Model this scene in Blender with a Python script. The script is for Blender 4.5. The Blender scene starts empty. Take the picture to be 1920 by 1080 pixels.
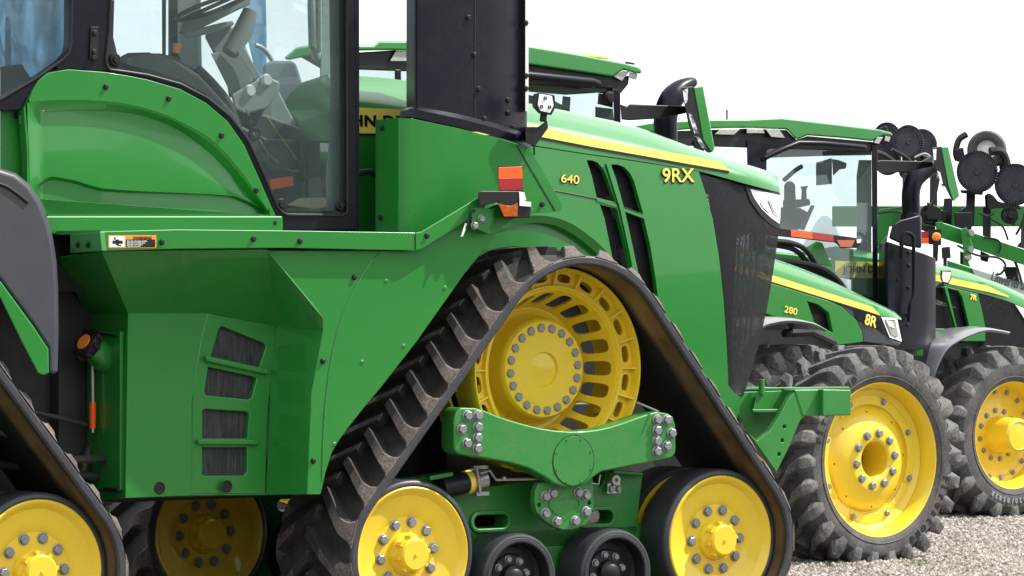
import bpy, bmesh, math, random
from mathutils import Vector, Matrix
R = math.radians
random.seed(7)
scene = bpy.context.scene
COL = scene.collection

# ---------------------------------------------------------------- camera
F = 7750.0; CX = 960.0; HY = 517.0; CZ = 2.0
cam_d = bpy.data.cameras.new("camera"); cam = bpy.data.objects.new("camera", cam_d); COL.objects.link(cam)
cam.location = (0, 0, CZ); cam.rotation_euler = (R(90), 0, 0)
cam_d.sensor_width = 36.0; cam_d.lens = 36.0 * F / 1920.0
cam_d.shift_y = -(540.0 - HY) / 1920.0
cam_d.clip_start = 0.5; cam_d.clip_end = 2000
scene.camera = cam

# ---------------------------------------------------------------- sky and sun
SUN_EL, SUN_AZ = 52.0, 78.0        # azimuth clockwise from +Y, towards the sun
w = bpy.data.worlds.new("World"); scene.world = w; w.use_nodes = True
nt = w.node_tree; nt.nodes.clear()
out = nt.nodes.new("ShaderNodeOutputWorld"); bg = nt.nodes.new("ShaderNodeBackground")
sky = nt.nodes.new("ShaderNodeTexSky"); sky.sky_type = 'NISHITA'; sky.sun_disc = False
sky.sun_elevation = R(SUN_EL); sky.sun_rotation = R(SUN_AZ); sky.dust_density = 2.0
tc = nt.nodes.new("ShaderNodeTexCoord"); mp = nt.nodes.new("ShaderNodeMapping"); mp.inputs["Scale"].default_value = (1.0, 1.0, 3.0)
nz = nt.nodes.new("ShaderNodeTexNoise"); nz.inputs["Scale"].default_value = 3.2; nz.inputs["Detail"].default_value = 7; nz.inputs["Roughness"].default_value = 0.55
cr = nt.nodes.new("ShaderNodeValToRGB"); cr.color_ramp.elements[0].position = 0.28; cr.color_ramp.elements[1].position = 0.62
cr.color_ramp.elements[0].color = (0.62,)*3 + (1,); cr.color_ramp.elements[1].color = (1, 1, 1, 1)
mx = nt.nodes.new("ShaderNodeMix"); mx.data_type = 'RGBA'
mx.inputs[7].default_value = (12.6, 12.9, 13.2, 1)      # thin bright cloud
nt.links.new(tc.outputs["Generated"], mp.inputs[0]); nt.links.new(mp.outputs[0], nz.inputs["Vector"])
nt.links.new(nz.outputs["Fac"], cr.inputs[0]); nt.links.new(cr.outputs[0], mx.inputs[0])
nt.links.new(sky.outputs[0], mx.inputs[6]); nt.links.new(mx.outputs[2], bg.inputs[0])
bg.inputs[1].default_value = 0.10
nt.links.new(bg.outputs[0], out.inputs[0])
sd = bpy.data.lights.new("sun", 'SUN'); sun = bpy.data.objects.new("sun", sd); COL.objects.link(sun)
sd.energy = 5.0; sd.angle = R(0.6); sd.color = (1.0, 0.96, 0.89)
_a = R(SUN_AZ); _e = R(SUN_EL)
_v = Vector((math.sin(_a)*math.cos(_e), math.cos(_a)*math.cos(_e), math.sin(_e)))
sun.rotation_euler = _v.to_track_quat('Z', 'Y').to_euler()
scene.view_settings.view_transform = 'Standard'; scene.view_settings.look = 'None'
scene.view_settings.exposure = 0.42; scene.view_settings.gamma = 1
scene.cycles.max_bounces = 8; scene.cycles.transparent_max_bounces = 16; scene.cycles.glossy_bounces = 4
scene.cycles.use_denoising = True

# ---------------------------------------------------------------- materials
MATS = {}
def mat(name, col, rough=0.5, metal=0.0, coat=0.0, bump=0.0, bscale=300, var=0.0, vscale=3.0, dust=0.0, dcol=(0.25, 0.19, 0.14), alpha=None, spec=0.5, bumpd=0.002):
    m = bpy.data.materials.new(name); m.use_nodes = True; t = m.node_tree; L = t.links
    b = t.nodes["Principled BSDF"]
    b.inputs["Roughness"].default_value = rough; b.inputs["Metallic"].default_value = metal
    b.inputs["Coat Weight"].default_value = coat; b.inputs["Coat Roughness"].default_value = 0.04
    b.inputs["Specular IOR Level"].default_value = spec
    b.inputs["Base Color"].default_value = (*col, 1)
    tcn = t.nodes.new("ShaderNodeTexCoord"); src = None
    def noise(scale, detail=4):
        n = t.nodes.new("ShaderNodeTexNoise"); n.inputs["Scale"].default_value = scale; n.inputs["Detail"].default_value = detail
        L.new(tcn.outputs["Object"], n.inputs["Vector"]); return n
    if var:
        n = noise(vscale); mxn = t.nodes.new("ShaderNodeMix"); mxn.data_type = 'RGBA'
        mxn.inputs[6].default_value = (*[c*(1-var) for c in col], 1); mxn.inputs[7].default_value = (*[min(1, c*(1+var)) for c in col], 1)
        L.new(n.outputs["Fac"], mxn.inputs[0]); src = mxn.outputs[2]
    if dust:
        n = noise(7.0, 8); n2 = noise(60.0, 6)
        mu = t.nodes.new("ShaderNodeMath"); mu.operation = 'MULTIPLY'; L.new(n.outputs["Fac"], mu.inputs[0]); L.new(n2.outputs["Fac"], mu.inputs[1])
        rp = t.nodes.new("ShaderNodeMapRange"); rp.inputs[1].default_value = 0.14; rp.inputs[2].default_value = 0.36; rp.inputs[4].default_value = dust
        L.new(mu.outputs[0], rp.inputs[0])
        mxn = t.nodes.new("ShaderNodeMix"); mxn.data_type = 'RGBA'; mxn.inputs[7].default_value = (*dcol, 1)
        if src: L.new(src, mxn.inputs[6])
        else: mxn.inputs[6].default_value = (*col, 1)
        L.new(rp.outputs[0], mxn.inputs[0]); src = mxn.outputs[2]
        rr = t.nodes.new("ShaderNodeMapRange"); rr.inputs[3].default_value = rough; rr.inputs[4].default_value = min(1, rough+0.35)
        L.new(rp.outputs[0], rr.inputs[0]); L.new(rr.outputs[0], b.inputs["Roughness"])
    if src: L.new(src, b.inputs["Base Color"])
    if bump:
        n = noise(bscale, 3); bn = t.nodes.new("ShaderNodeBump"); bn.inputs["Strength"].default_value = bump; bn.inputs["Distance"].default_value = bumpd
        L.new(n.outputs["Fac"], bn.inputs["Height"]); L.new(bn.outputs[0], b.inputs["Normal"])
    if alpha is not None: b.inputs["Alpha"].default_value = alpha
    MATS[name] = m; return m

GREEN = mat("green_paint", (0.008, 0.190, 0.019), 0.36, coat=0.55, bump=0.06, bscale=5, var=0.05, dust=0.035, bumpd=0.004)
GREENC = mat("green_cast_paint", (0.016, 0.205, 0.029), 0.42, coat=0.25, bump=0.35, bscale=160, var=0.10, dust=0.10)
YEL = mat("yellow_paint", (0.84, 0.60, 0.020), 0.38, coat=0.45, bump=0.06, bscale=30, var=0.06, dust=0.10, dcol=(0.42, 0.33, 0.16))
YELS = mat("yellow_stripe", (0.90, 0.72, 0.13), 0.5, coat=0.2)
BLK = mat("black_satin_paint", (0.006, 0.0068, 0.014), 0.34, coat=0.0, bump=0.1, bscale=30, dust=0.02, spec=0.20)
BLKT = mat("black_trim", (0.007, 0.007, 0.010), 0.45, dust=0.03, spec=0.35)
PLAST = mat("grey_black_plastic", (0.038, 0.041, 0.054), 0.46, bump=0.15, bscale=500, dust=0.04)
SILV = mat("glossy_grey_fender", (0.25, 0.26, 0.28), 0.30, metal=0.4, coat=0.5, dust=0.03)
DARK = mat("dark_inside", (0.012, 0.012, 0.013), 0.8)
ENG = mat("dark_engine_metal", (0.03, 0.03, 0.032), 0.55, var=0.5, vscale=12, bump=0.5, bscale=30)
RUB = mat("track_rubber", (0.019, 0.018, 0.018), 0.62, bump=0.5, bscale=90, dust=0.35, dcol=(0.11, 0.085, 0.068))
RUBE = mat("belt_edge_rubber", (0.026, 0.028, 0.038), 0.5, bump=0.4, bscale=60, dust=0.25, dcol=(0.10, 0.09, 0.09))
LUGD = mat("dusty_lug_rubber", (0.045, 0.038, 0.036), 0.75, bump=0.7, bscale=60, dust=0.85, dcol=(0.20, 0.160, 0.140))
TYRE = mat("tyre_rubber", (0.035, 0.036, 0.041), 0.60, bump=0.4, bscale=70, dust=0.55, dcol=(0.18, 0.16, 0.15))
TYREL = mat("tyre_lug_rubber", (0.050, 0.050, 0.052), 0.68, bump=0.6, bscale=60, dust=0.8, dcol=(0.23, 0.21, 0.195))
ROLL = mat("roller_rubber", (0.028, 0.030, 0.038), 0.42, bump=0.2, bscale=120, dust=0.12, dcol=(0.1, 0.1, 0.12))
ZINC = mat("zinc_bolt", (0.27, 0.28, 0.30), 0.42, metal=0.55, bump=0.2, bscale=200)
STEEL = mat("steel", (0.42, 0.42, 0.42), 0.35, metal=0.9, bump=0.2, bscale=90)
WHITE = mat("white_plastic", (0.75, 0.76, 0.77), 0.4)
GREY = mat("console_grey", (0.27, 0.295, 0.285), 0.5, bump=0.3, bscale=400)
GREYD = mat("cab_dark_trim", (0.045, 0.052, 0.052), 0.6, bump=0.3, bscale=300, var=0.1)
SEAT = mat("seat_fabric", (0.11, 0.13, 0.16), 0.8, var=0.2, vscale=20, bump=0.4, bscale=200)
WRAP = bpy.data.materials.new("blue_plastic_wrap"); WRAP.use_nodes = True
def _wrap():
    t = WRAP.node_tree; L = t.links; t.nodes.clear(); o = t.nodes.new("ShaderNodeOutputMaterial")
    tr = t.nodes.new("ShaderNodeBsdfTransparent"); tr.inputs[0].default_value = (.55, .78, .95, 1); tl_ = t.nodes.new("ShaderNodeBsdfTranslucent"); tl_.inputs[0].default_value = (.40, .62, .82, 1)
    df = t.nodes.new("ShaderNodeBsdfDiffuse"); df.inputs[0].default_value = (.22, .38, .55, 1); gl = t.nodes.new("ShaderNodeBsdfGlossy"); gl.inputs["Roughness"].default_value = .25
    tcn = t.nodes.new("ShaderNodeTexCoord"); mp_ = t.nodes.new("ShaderNodeMapping"); mp_.inputs["Scale"].default_value = (9, 9, 1.6); mp_.inputs["Rotation"].default_value = (0, .35, 0)
    n = t.nodes.new("ShaderNodeTexNoise"); n.inputs["Scale"].default_value = 1.5; n.inputs["Detail"].default_value = 6; L.new(tcn.outputs["Object"], mp_.inputs[0]); L.new(mp_.outputs[0], n.inputs["Vector"])
    rp = t.nodes.new("ShaderNodeMapRange"); rp.inputs[1].default_value = .35; rp.inputs[2].default_value = .65; rp.inputs[3].default_value = .15; rp.inputs[4].default_value = .75; L.new(n.outputs["Fac"], rp.inputs[0])
    a1 = t.nodes.new("ShaderNodeMixShader"); a1.inputs[0].default_value = .5; L.new(tl_.outputs[0], a1.inputs[1]); L.new(df.outputs[0], a1.inputs[2])
    a2 = t.nodes.new("ShaderNodeMixShader"); L.new(rp.outputs[0], a2.inputs[0]); L.new(tr.outputs[0], a2.inputs[2]); L.new(a1.outputs[0], a2.inputs[1])
    a3 = t.nodes.new("ShaderNodeMixShader"); a3.inputs[0].default_value = .08; L.new(a2.outputs[0], a3.inputs[1]); L.new(gl.outputs[0], a3.inputs[2]); L.new(a3.outputs[0], o.inputs[0])
_wrap()
LAMPG = mat("grey_lamp_glass", (0.36, 0.36, 0.34), 0.25, coat=0.8, var=0.4, vscale=40)
RED = mat("dark_red_reflector", (0.35, 0.012, 0.015), 0.3, coat=0.5, bump=0.3, bscale=400)
ORG = mat("orange_reflector", (1.0, 0.11, 0.015), 0.3, coat=0.3)
AMB = mat("amber_lens", (0.42, 0.075, 0.003), 0.15, coat=1.0, bump=0.6, bscale=60, var=0.5, vscale=60)
LENS = mat("clear_lamp_lens", (0.80, 0.83, 0.86), 0.12, coat=1.0, bump=0.3, bscale=40, var=0.12, vscale=25)
CHROME = mat("mirror_chrome", (0.6, 0.6, 0.62), 0.06, metal=1.0, bump=0.2, bscale=6, bumpd=0.01)
DISC = mat("disc_blue_black", (0.012, 0.017, 0.036), 0.45, metal=0.3, bump=0.3, bscale=40, dust=0.15)
PAPER = mat("tan_paper", (0.62, 0.48, 0.30), 0.8)
ORGD = mat("orange_decal", (0.9, 0.28, 0.03), 0.5)
WALL = mat("yard_tank_white", (0.70, 0.71, 0.72), 0.5)

def mesh_mat():
    m = bpy.data.materials.new("black_screen_mesh"); m.use_nodes = True; t = m.node_tree; L = t.links
    b = t.nodes["Principled BSDF"]; b.inputs["Base Color"].default_value = (0.012, 0.011, 0.015, 1); b.inputs["Roughness"].default_value = 0.5; b.inputs["Specular IOR Level"].default_value = 0.3
    tcn = t.nodes.new("ShaderNodeTexCoord"); tr = t.nodes.new("ShaderNodeBsdfTransparent"); mixs = t.nodes.new("ShaderNodeMixShader")
    v = t.nodes.new("ShaderNodeTexVoronoi"); v.inputs["Scale"].default_value = 230
    L.new(tcn.outputs["Object"], v.inputs["Vector"])
    rp = t.nodes.new("ShaderNodeMapRange"); rp.inputs[1].default_value = 0.34; rp.inputs[2].default_value = 0.56; rp.inputs[3].default_value = 0.0; rp.inputs[4].default_value = 1.0
    L.new(v.outputs["Distance"], rp.inputs[0]); L.new(rp.outputs[0], mixs.inputs[0])
    L.new(tr.outputs[0], mixs.inputs[1]); L.new(b.outputs[0], mixs.inputs[2]); L.new(mixs.outputs[0], t.nodes["Material Output"].inputs[0])
    return m
MESH = mesh_mat()

def glass_mat(name, tint, base=0.08, body=0.10, bodycol=(0.30, 0.38, 0.40)):
    m = bpy.data.materials.new(name); m.use_nodes = True; t = m.node_tree; L = t.links; t.nodes.clear()
    o = t.nodes.new("ShaderNodeOutputMaterial"); tr = t.nodes.new("ShaderNodeBsdfTransparent"); tr.inputs[0].default_value = (*tint, 1)
    gl = t.nodes.new("ShaderNodeBsdfGlossy"); gl.inputs["Roughness"].default_value = 0.01
    lw = t.nodes.new("ShaderNodeLayerWeight"); lw.inputs[0].default_value = 0.5
    fr = t.nodes.new("ShaderNodeMath"); fr.operation = 'POWER'; fr.inputs[1].default_value = 4.5; L.new(lw.outputs["Facing"], fr.inputs[0])
    ad = t.nodes.new("ShaderNodeMath"); ad.operation = 'ADD'; ad.inputs[1].default_value = base; L.new(fr.outputs[0], ad.inputs[0])
    df = t.nodes.new("ShaderNodeBsdfDiffuse"); df.inputs[0].default_value = (*bodycol, 1)      # thin film of dust on the pane
    tcn = t.nodes.new("ShaderNodeTexCoord"); n = t.nodes.new("ShaderNodeTexNoise"); n.inputs["Scale"].default_value = 4; n.inputs["Detail"].default_value = 6
    L.new(tcn.outputs["Object"], n.inputs["Vector"])
    rp = t.nodes.new("ShaderNodeMapRange"); rp.inputs[3].default_value = body*0.5; rp.inputs[4].default_value = body*1.5; L.new(n.outputs["Fac"], rp.inputs[0])
    m1 = t.nodes.new("ShaderNodeMixShader"); L.new(rp.outputs[0], m1.inputs[0]); L.new(tr.outputs[0], m1.inputs[1]); L.new(df.outputs[0], m1.inputs[2])
    m2 = t.nodes.new("ShaderNodeMixShader"); L.new(ad.outputs[0], m2.inputs[0]); L.new(m1.outputs[0], m2.inputs[1]); L.new(gl.outputs[0], m2.inputs[2])
    L.new(m2.outputs[0], o.inputs[0]); return m
GLASS = glass_mat("cab_glass", (0.95, 0.98, 0.985), 0.05, 0.06)
GLASS2 = glass_mat("cab_glass_far", (0.93, 0.975, 0.975), 0.05, 0.05)

def belt_mat():
    m = mat("belt_inner_rubber", (0.020, 0.017, 0.015), 0.6, bump=0.3, bscale=60)
    t = m.node_tree; L = t.links; b = t.nodes["Principled BSDF"]
    tcn = t.nodes.new("ShaderNodeTexCoord"); sp = t.nodes.new("ShaderNodeSeparateXYZ"); L.new(tcn.outputs["Object"], sp.inputs[0])
    n = t.nodes.new("ShaderNodeTexNoise"); n.inputs["Scale"].default_value = 5; n.inputs["Detail"].default_value = 8; L.new(tcn.outputs["Object"], n.inputs["Vector"])
    c = t.nodes.new("ShaderNodeValToRGB"); e = c.color_ramp.elements
    e[0].position = 0.0; e[0].color = (0, 0, 0, 1); e[1].position = 0.27; e[1].color = (0, 0, 0, 1)
    for p, v in ((0.05, 0.7), (0.17, 1.0), (0.22, 0.35)):
        q = e.new(p); q.color = (v, v, v, 1)
    L.new(sp.outputs[1], c.inputs[0])
    mu = t.nodes.new("ShaderNodeMath"); mu.operation = 'MULTIPLY'; L.new(c.outputs[0], mu.inputs[0]); L.new(n.outputs["Fac"], mu.inputs[1])
    rp = t.nodes.new("ShaderNodeMapRange"); rp.inputs[1].default_value = 0.1; rp.inputs[2].default_value = 0.6; L.new(mu.outputs[0], rp.inputs[0])
    mm = t.nodes.new("ShaderNodeMix"); mm.data_type = 'RGBA'; mm.inputs[6].default_value = (0.012, 0.011, 0.010, 1); mm.inputs[7].default_value = (0.20, 0.125, 0.062, 1)
    L.new(rp.outputs[0], mm.inputs[0]); L.new(mm.outputs[2], b.inputs["Base Color"]); return m
BELTIN = belt_mat()

# ---------------------------------------------------------------- mesh helpers
class Frame:
    """ground frame of a machine: x forward, y towards its left side, z up"""
    def __init__(s, px, depth, deg):
        s.o = Vector(((px-CX)/F*depth, depth, 0)); s.t = R(deg)
        c, n = math.cos(s.t), math.sin(s.t)
        s.rot = lambda v: Vector((v[0]*c+v[1]*n, -v[0]*n+v[1]*c, v[2]))
        s.cam = s.rot(Vector((0, 0, CZ)) - s.o)
    def ray(s, px, py): return s.rot(Vector(((px-CX)/F, 1.0, (HY-py)/F)))
    def p(s, px, py, Y):
        d = s.ray(px, py); t = (Y-s.cam[1])/d[1]; return s.cam+d*t
    def px(s, px, py, X):
        d = s.ray(px, py); t = (X-s.cam[0])/d[0]; return s.cam+d*t
    def P(s, pts, Y): return [s.p(a, b, Y) for a, b in pts]

def link(o, parent=None):
    COL.objects.link(o)
    if parent: o.parent = parent
    return o
def build(name, bm, m, parent=None, loc=None, rot=None, bevel=0.0, seg=2, smooth=True, ang=35, label=None, solid=0.0, fix=True):
    if fix: bmesh.ops.recalc_face_normals(bm, faces=bm.faces)
    me = bpy.data.meshes.new(name); bm.to_mesh(me); bm.free()
    for mm in (m if isinstance(m, (list, tuple)) else [m]): me.materials.append(mm)
    if smooth:
        me.polygons.foreach_set("use_smooth", [True]*len(me.polygons))
        me.set_sharp_from_angle(angle=R(ang))
    o = bpy.data.objects.new(name, me); link(o, parent)
    if loc is not None: o.location = loc
    if rot is not None: o.rotation_euler = rot
    if solid:
        md = o.modifiers.new("solid", 'SOLIDIFY'); md.thickness = solid; md.offset = -1
        if not bevel: es = o.modifiers.new("split", 'EDGE_SPLIT'); es.split_angle = R(40)
    if bevel:
        md = o.modifiers.new("bevel", 'BEVEL'); md.width = bevel; md.segments = seg; md.limit_method = 'ANGLE'; md.angle_limit = R(38); md.harden_normals = True
    if label: o["label"] = label
    return o
def root(name, frame_or_loc, label, cat, rz=0.0, group=None, kind=None):
    o = bpy.data.objects.new(name, None); COL.objects.link(o); o.empty_display_size = 0.3
    if isinstance(frame_or_loc, Frame): o.location = frame_or_loc.o; o.rotation_euler = (0, 0, frame_or_loc.t)
    else: o.location = frame_or_loc; o.rotation_euler = (0, 0, rz)
    tag(o, label, cat, group, kind); return o
def tag(o, label=None, cat=None, group=None, kind=None):
    for k, v in (("label", label), ("category", cat), ("group", group), ("kind", kind)):
        if v: o[k] = v
    return o

def face(bm, vs, mi=0):
    try:
        f = bm.faces.new(vs); f.material_index = mi; return f
    except ValueError: return None
def box(bm, a, b, mi=0, mtx=None):
    (x0, y0, z0), (x1, y1, z1) = a, b
    vs = [bm.verts.new((x, y, z)) for x in (x0, x1) for y in (y0, y1) for z in (z0, z1)]
    for q in ((0, 1, 3, 2), (4, 6, 7, 5), (0, 4, 5, 1), (2, 3, 7, 6), (0, 2, 6, 4), (1, 5, 7, 3)): face(bm, [vs[i] for i in q], mi)
    if mtx: bmesh.ops.transform(bm, matrix=mtx, verts=vs)
    return vs
def hull(bm, loops, cap0=True, cap1=True, mi=0, closed=True):
    """loft equal-length loops of 3D points"""
    V = [[bm.verts.new(p) for p in lp] for lp in loops]; n = len(V[0])
    for a, b in zip(V, V[1:]):
        for i in range(n if closed else n-1):
            j = (i+1) % n; face(bm, (a[i], a[j], b[j], b[i]), mi)
    if cap0 and closed: face(bm, V[0][::-1], mi)
    if cap1 and closed: face(bm, V[-1], mi)
    return V
def prism(bm, pts, dy, mi=0):
    """pts: 3D outline; extruded by dy along local Y"""
    q = [Vector(p)+Vector((0, dy, 0)) for p in pts]; return hull(bm, [pts, q], mi=mi)
def plate(bm, outer, holes, dy, mi=0):
    """flat plate at the y of its points, with holes, extruded by dy"""
    y = outer[0][1]; edges = []; loops = []
    for lp in [outer]+holes:
        vs = [bm.verts.new((p[0], y, p[2])) for p in lp]; loops.append(vs)
        for i in range(len(vs)): edges.append(bm.edges.new((vs[i], vs[(i+1) % len(vs)])))
    r = bmesh.ops.triangle_fill(bm, edges=edges, use_beauty=True, normal=(0, -1, 0))
    fs = [g for g in r["geom"] if isinstance(g, bmesh.types.BMFace)]
    for f in fs: f.material_index = mi
    d = bmesh.ops.duplicate(bm, geom=fs+list({v for f in fs for v in f.verts})+list({e for f in fs for e in f.edges}))
    vm = d["vert_map"]; nv = [g for g in d["geom"] if isinstance(g, bmesh.types.BMVert)]
    bmesh.ops.translate(bm, vec=(0, dy, 0), verts=nv)
    for vs in loops:
        for i in range(len(vs)):
            j = (i+1) % len(vs); face(bm, (vs[i], vs[j], vm[vs[j]], vm[vs[i]]), mi)
def lathe(bm, prof, n=48, c=(0, 0, 0), mi=0, close=False, a0=0.0, a1=2*math.pi, mis=None):
    """revolve profile [(r, y)] about the Y axis"""
    full = abs(a1-a0-2*math.pi) < 1e-6; m = n if full else n+1; rings = []
    for r, y in prof:
        if r < 1e-6: rings.append([bm.verts.new((c[0], c[1]+y, c[2]))]*m)
        else: rings.append([bm.verts.new((c[0]+r*math.cos(a0+(a1-a0)*k/n), c[1]+y, c[2]+r*math.sin(a0+(a1-a0)*k/n))) for k in range(m)])
    pr = list(zip(rings, rings[1:]))
    if close: pr.append((rings[-1], rings[0]))
    for q, (A, B) in enumerate(pr):
        for k in range(n):
            j = (k+1) % m; vs = []
            for v in (A[k], A[j], B[j], B[k]):
                if v not in vs: vs.append(v)
            if len(vs) > 2: face(bm, vs, mis[q] if mis else mi)
    return rings
def tube(bm, pts, r, n=10, mi=0, cap=True, radii=None):
    pts = [Vector(p) for p in pts]; rings = []
    prev = None
    for i, p in enumerate(pts):
        d = (pts[min(i+1, len(pts)-1)]-pts[max(i-1, 0)]).normalized()
        if prev is None: u = d.orthogonal().normalized()
        else: u = (prev - d*prev.dot(d)).normalized()
        prev = u; v = d.cross(u); rr = radii[i] if radii else r
        rings.append([bm.verts.new(p+u*rr*math.cos(2*math.pi*k/n)+v*rr*math.sin(2*math.pi*k/n)) for k in range(n)])
    for A, B in zip(rings, rings[1:]):
        for k in range(n): face(bm, (A[k], A[(k+1) % n], B[(k+1) % n], B[k]), mi)
    if cap: face(bm, rings[0][::-1], mi); face(bm, rings[-1], mi)
def curve(pts, n=6):
    """Catmull-Rom resample"""
    P = [Vector(p) for p in pts]; o = []
    for i in range(len(P)-1):
        a, b, c, d = P[max(i-1, 0)], P[i], P[i+1], P[min(i+2, len(P)-1)]
        for k in range(n):
            t = k/n; o.append(0.5*((2*b)+(c-a)*t+(2*a-5*b+4*c-d)*t*t+(3*b-a-3*c+d)*t**3))
    o.append(P[-1]); return o
def c2(pts, n=5): return [(v[0], v[1]) for v in curve([(a, b, 0) for a, b in pts], n)]
def circ(c, r, n=20, rz=None): return [Vector((c[0]+r*math.cos(2*math.pi*k/n), c[1], c[2]+(rz or r)*math.sin(2*math.pi*k/n))) for k in range(n)]
def slot(c, L, h, n=8, ang=0):
    """stadium hole centred c, length L, height h in the XZ plane"""
    pts = []; r = h/2
    for s, a0 in ((1, -90), (-1, 90)):
        for k in range(n+1):
            a = R(a0+180*k/n); pts.append((s*(L/2-r)+r*math.cos(a), r*math.sin(a)))
    ca, sa = math.cos(ang), math.sin(ang)
    return [Vector((c[0]+x*ca-z*sa, c[1], c[2]+x*sa+z*ca)) for x, z in pts]
def new(): return bmesh.new()

def bolt_mesh(r, name):
    bm = new()
    lathe(bm, [(r*1.22, 0), (r*1.22, -r*0.18), (r*0.98, -r*0.28)], 16)
    vs = []
    for y, k in ((-r*0.26, 1.0), (-r*0.85, 1.0), (-r*0.98, 0.84)):
        vs.append([bm.verts.new((r*k*math.cos(R(60*i+12)), y, r*k*math.sin(R(60*i+12)))) for i in range(6)])
    for A, B in zip(vs, vs[1:]):
        for i in range(6): face(bm, (A[i], A[(i+1) % 6], B[(i+1) % 6], B[i]))
    face(bm, vs[-1])
    bmesh.ops.recalc_face_normals(bm, faces=bm.faces)
    me = bpy.data.meshes.new(name); bm.to_mesh(me); bm.free(); me.materials.append(ZINC); return me
BOLT = bolt_mesh(0.026, "bolt"); BOLTS = bolt_mesh(0.019, "small_bolt")
BLT_D = bolt_mesh(0.0135, "dark_bolt"); BLT_D.materials[0] = BLKT
def bolt(parent, p, me=None, name="bolt"):
    o = bpy.data.objects.new(name, me or BOLT); link(o, parent); o.location = p
    o.rotation_euler = (0, random.uniform(0, 1), 0); return o

FONT_MESH = {}
def text(name, s, size, m, parent, loc, rot=(R(90), 0, 0), off=0.0, ext=0.002, sx=1.0, shear=0.0, space=1.0):
    cu = bpy.data.curves.new(name, 'FONT'); cu.body = s; cu.size = size; cu.extrude = ext; cu.shear = shear; cu.space_character = space
    tmp = bpy.data.objects.new(name+"_tmp", cu); COL.objects.link(tmp)
    dg = bpy.context.evaluated_depsgraph_get(); me = bpy.data.meshes.new_from_object(tmp.evaluated_get(dg))
    bpy.data.objects.remove(tmp); bpy.data.curves.remove(cu)
    if off:      # heavier strokes: the letter shapes again, shifted a little each way
        b0 = new(); b0.from_mesh(me); src = b0.verts[:]+b0.edges[:]+b0.faces[:]
        for k in range(8):
            d = bmesh.ops.duplicate(b0, geom=src); nv = [g for g in d["geom"] if isinstance(g, bmesh.types.BMVert)]
            bmesh.ops.translate(b0, vec=(off*math.cos(R(45*k))/sx, off*math.sin(R(45*k)), .00008*(k+1)), verts=nv)
        b0.to_mesh(me); b0.free()
    me.name = name; me.materials.clear(); me.materials.append(m)
    o = bpy.data.objects.new(name, me); link(o, parent); o.location = loc; o.rotation_euler = rot; o.scale = (sx, 1, 1); return o

# ================================================================ NEAREST TRACTOR (four tracks)
A = Frame(1352, 23.85, 35)
TA = root("tracked_tractor", A, "largest green tractor, nearest the camera, standing on four black rubber tracks with yellow wheels", "tractor")

def sector_plate(bm, n, r0, r1, yf, fa, fr, cen=0.0, pw=4, mi=0, phase=0.0):
    """ring of n sectors with a rounded hole in each; yf(r) is the depth"""
    st = 2*math.pi/n; K = 24; rc = (r0+r1)/2+cen
    for k in range(n):
        ac = phase+st*k; outer = []; inner = []
        for q in range(K):
            t = 2*math.pi*q/K; c, s = math.cos(t), math.sin(t); m_ = max(abs(c), abs(s))
            a, r = ac+c/m_*st/2, (r0+r1)/2+s/m_*(r1-r0)/2
            outer.append(bm.verts.new((r*math.cos(a), yf(r), r*math.sin(a))))
            d = (abs(c)**pw+abs(s)**pw)**(-1/pw)
            a, r = ac+c*d*st/2*fa, rc+s*d*(r1-r0)/2*fr
            inner.append(bm.verts.new((r*math.cos(a), yf(r), r*math.sin(a))))
        for q in range(K):
            j = (q+1) % K; face(bm, (outer[q], outer[j], inner[j], inner[q]), mi)

def hull_path(cs, step=0.05):
    """closed path round circles [(x, z, r)] given counter-clockwise; returns [(x, z, nx, nz)]"""
    segs = []; n = len(cs)
    for i in range(n):
        x1, z1, r1 = cs[i]; x2, z2, r2 = cs[(i+1) % n]; dx, dz = x2-x1, z2-z1; D = math.hypot(dx, dz); dx /= D; dz /= D
        k = (r1-r2)/D; h = math.sqrt(1-k*k); nx, nz = k*dx+h*dz, k*dz-h*dx
        segs.append(((x1+r1*nx, z1+r1*nz), (x2+r2*nx, z2+r2*nz), (nx, nz)))
    pts = []
    for i in range(n):
        a, b, nn = segs[i]; L = math.hypot(b[0]-a[0], b[1]-a[1]); m = max(1, int(L/step))
        for k in range(m): pts.append((a[0]+(b[0]-a[0])*k/m, a[1]+(b[1]-a[1])*k/m, nn[0], nn[1]))
        x, z, r = cs[(i+1) % n]; n2 = segs[(i+1) % n][2]
        a0 = math.atan2(nn[1], nn[0]); a1 = math.atan2(n2[1], n2[0])
        while a1 < a0: a1 += 2*math.pi
        m = max(1, int((a1-a0)*r/step))
        for k in range(m):
            t = a0+(a1-a0)*k/m; pts.append((x+r*math.cos(t), z+r*math.sin(t), math.cos(t), math.sin(t)))
    return pts

IZ = 0.467; IY = .10; IF = A.p(1352, 1013, IY)[0]; IRX = A.p(773, 1045, IY)[0]; SP = A.p(1048, 693, .25)
TH = 0.056; RI = 0.412; RS = 0.592; BW = 0.76
RM = 0.252; MZ = IZ-RI+RM
M1 = A.p(975, 1093, .08)[0]; M2 = A.p(1156, 1085, .08)[0]
unit = []      # the parts of one track
def upart(o): unit.append(o); return o

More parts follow.
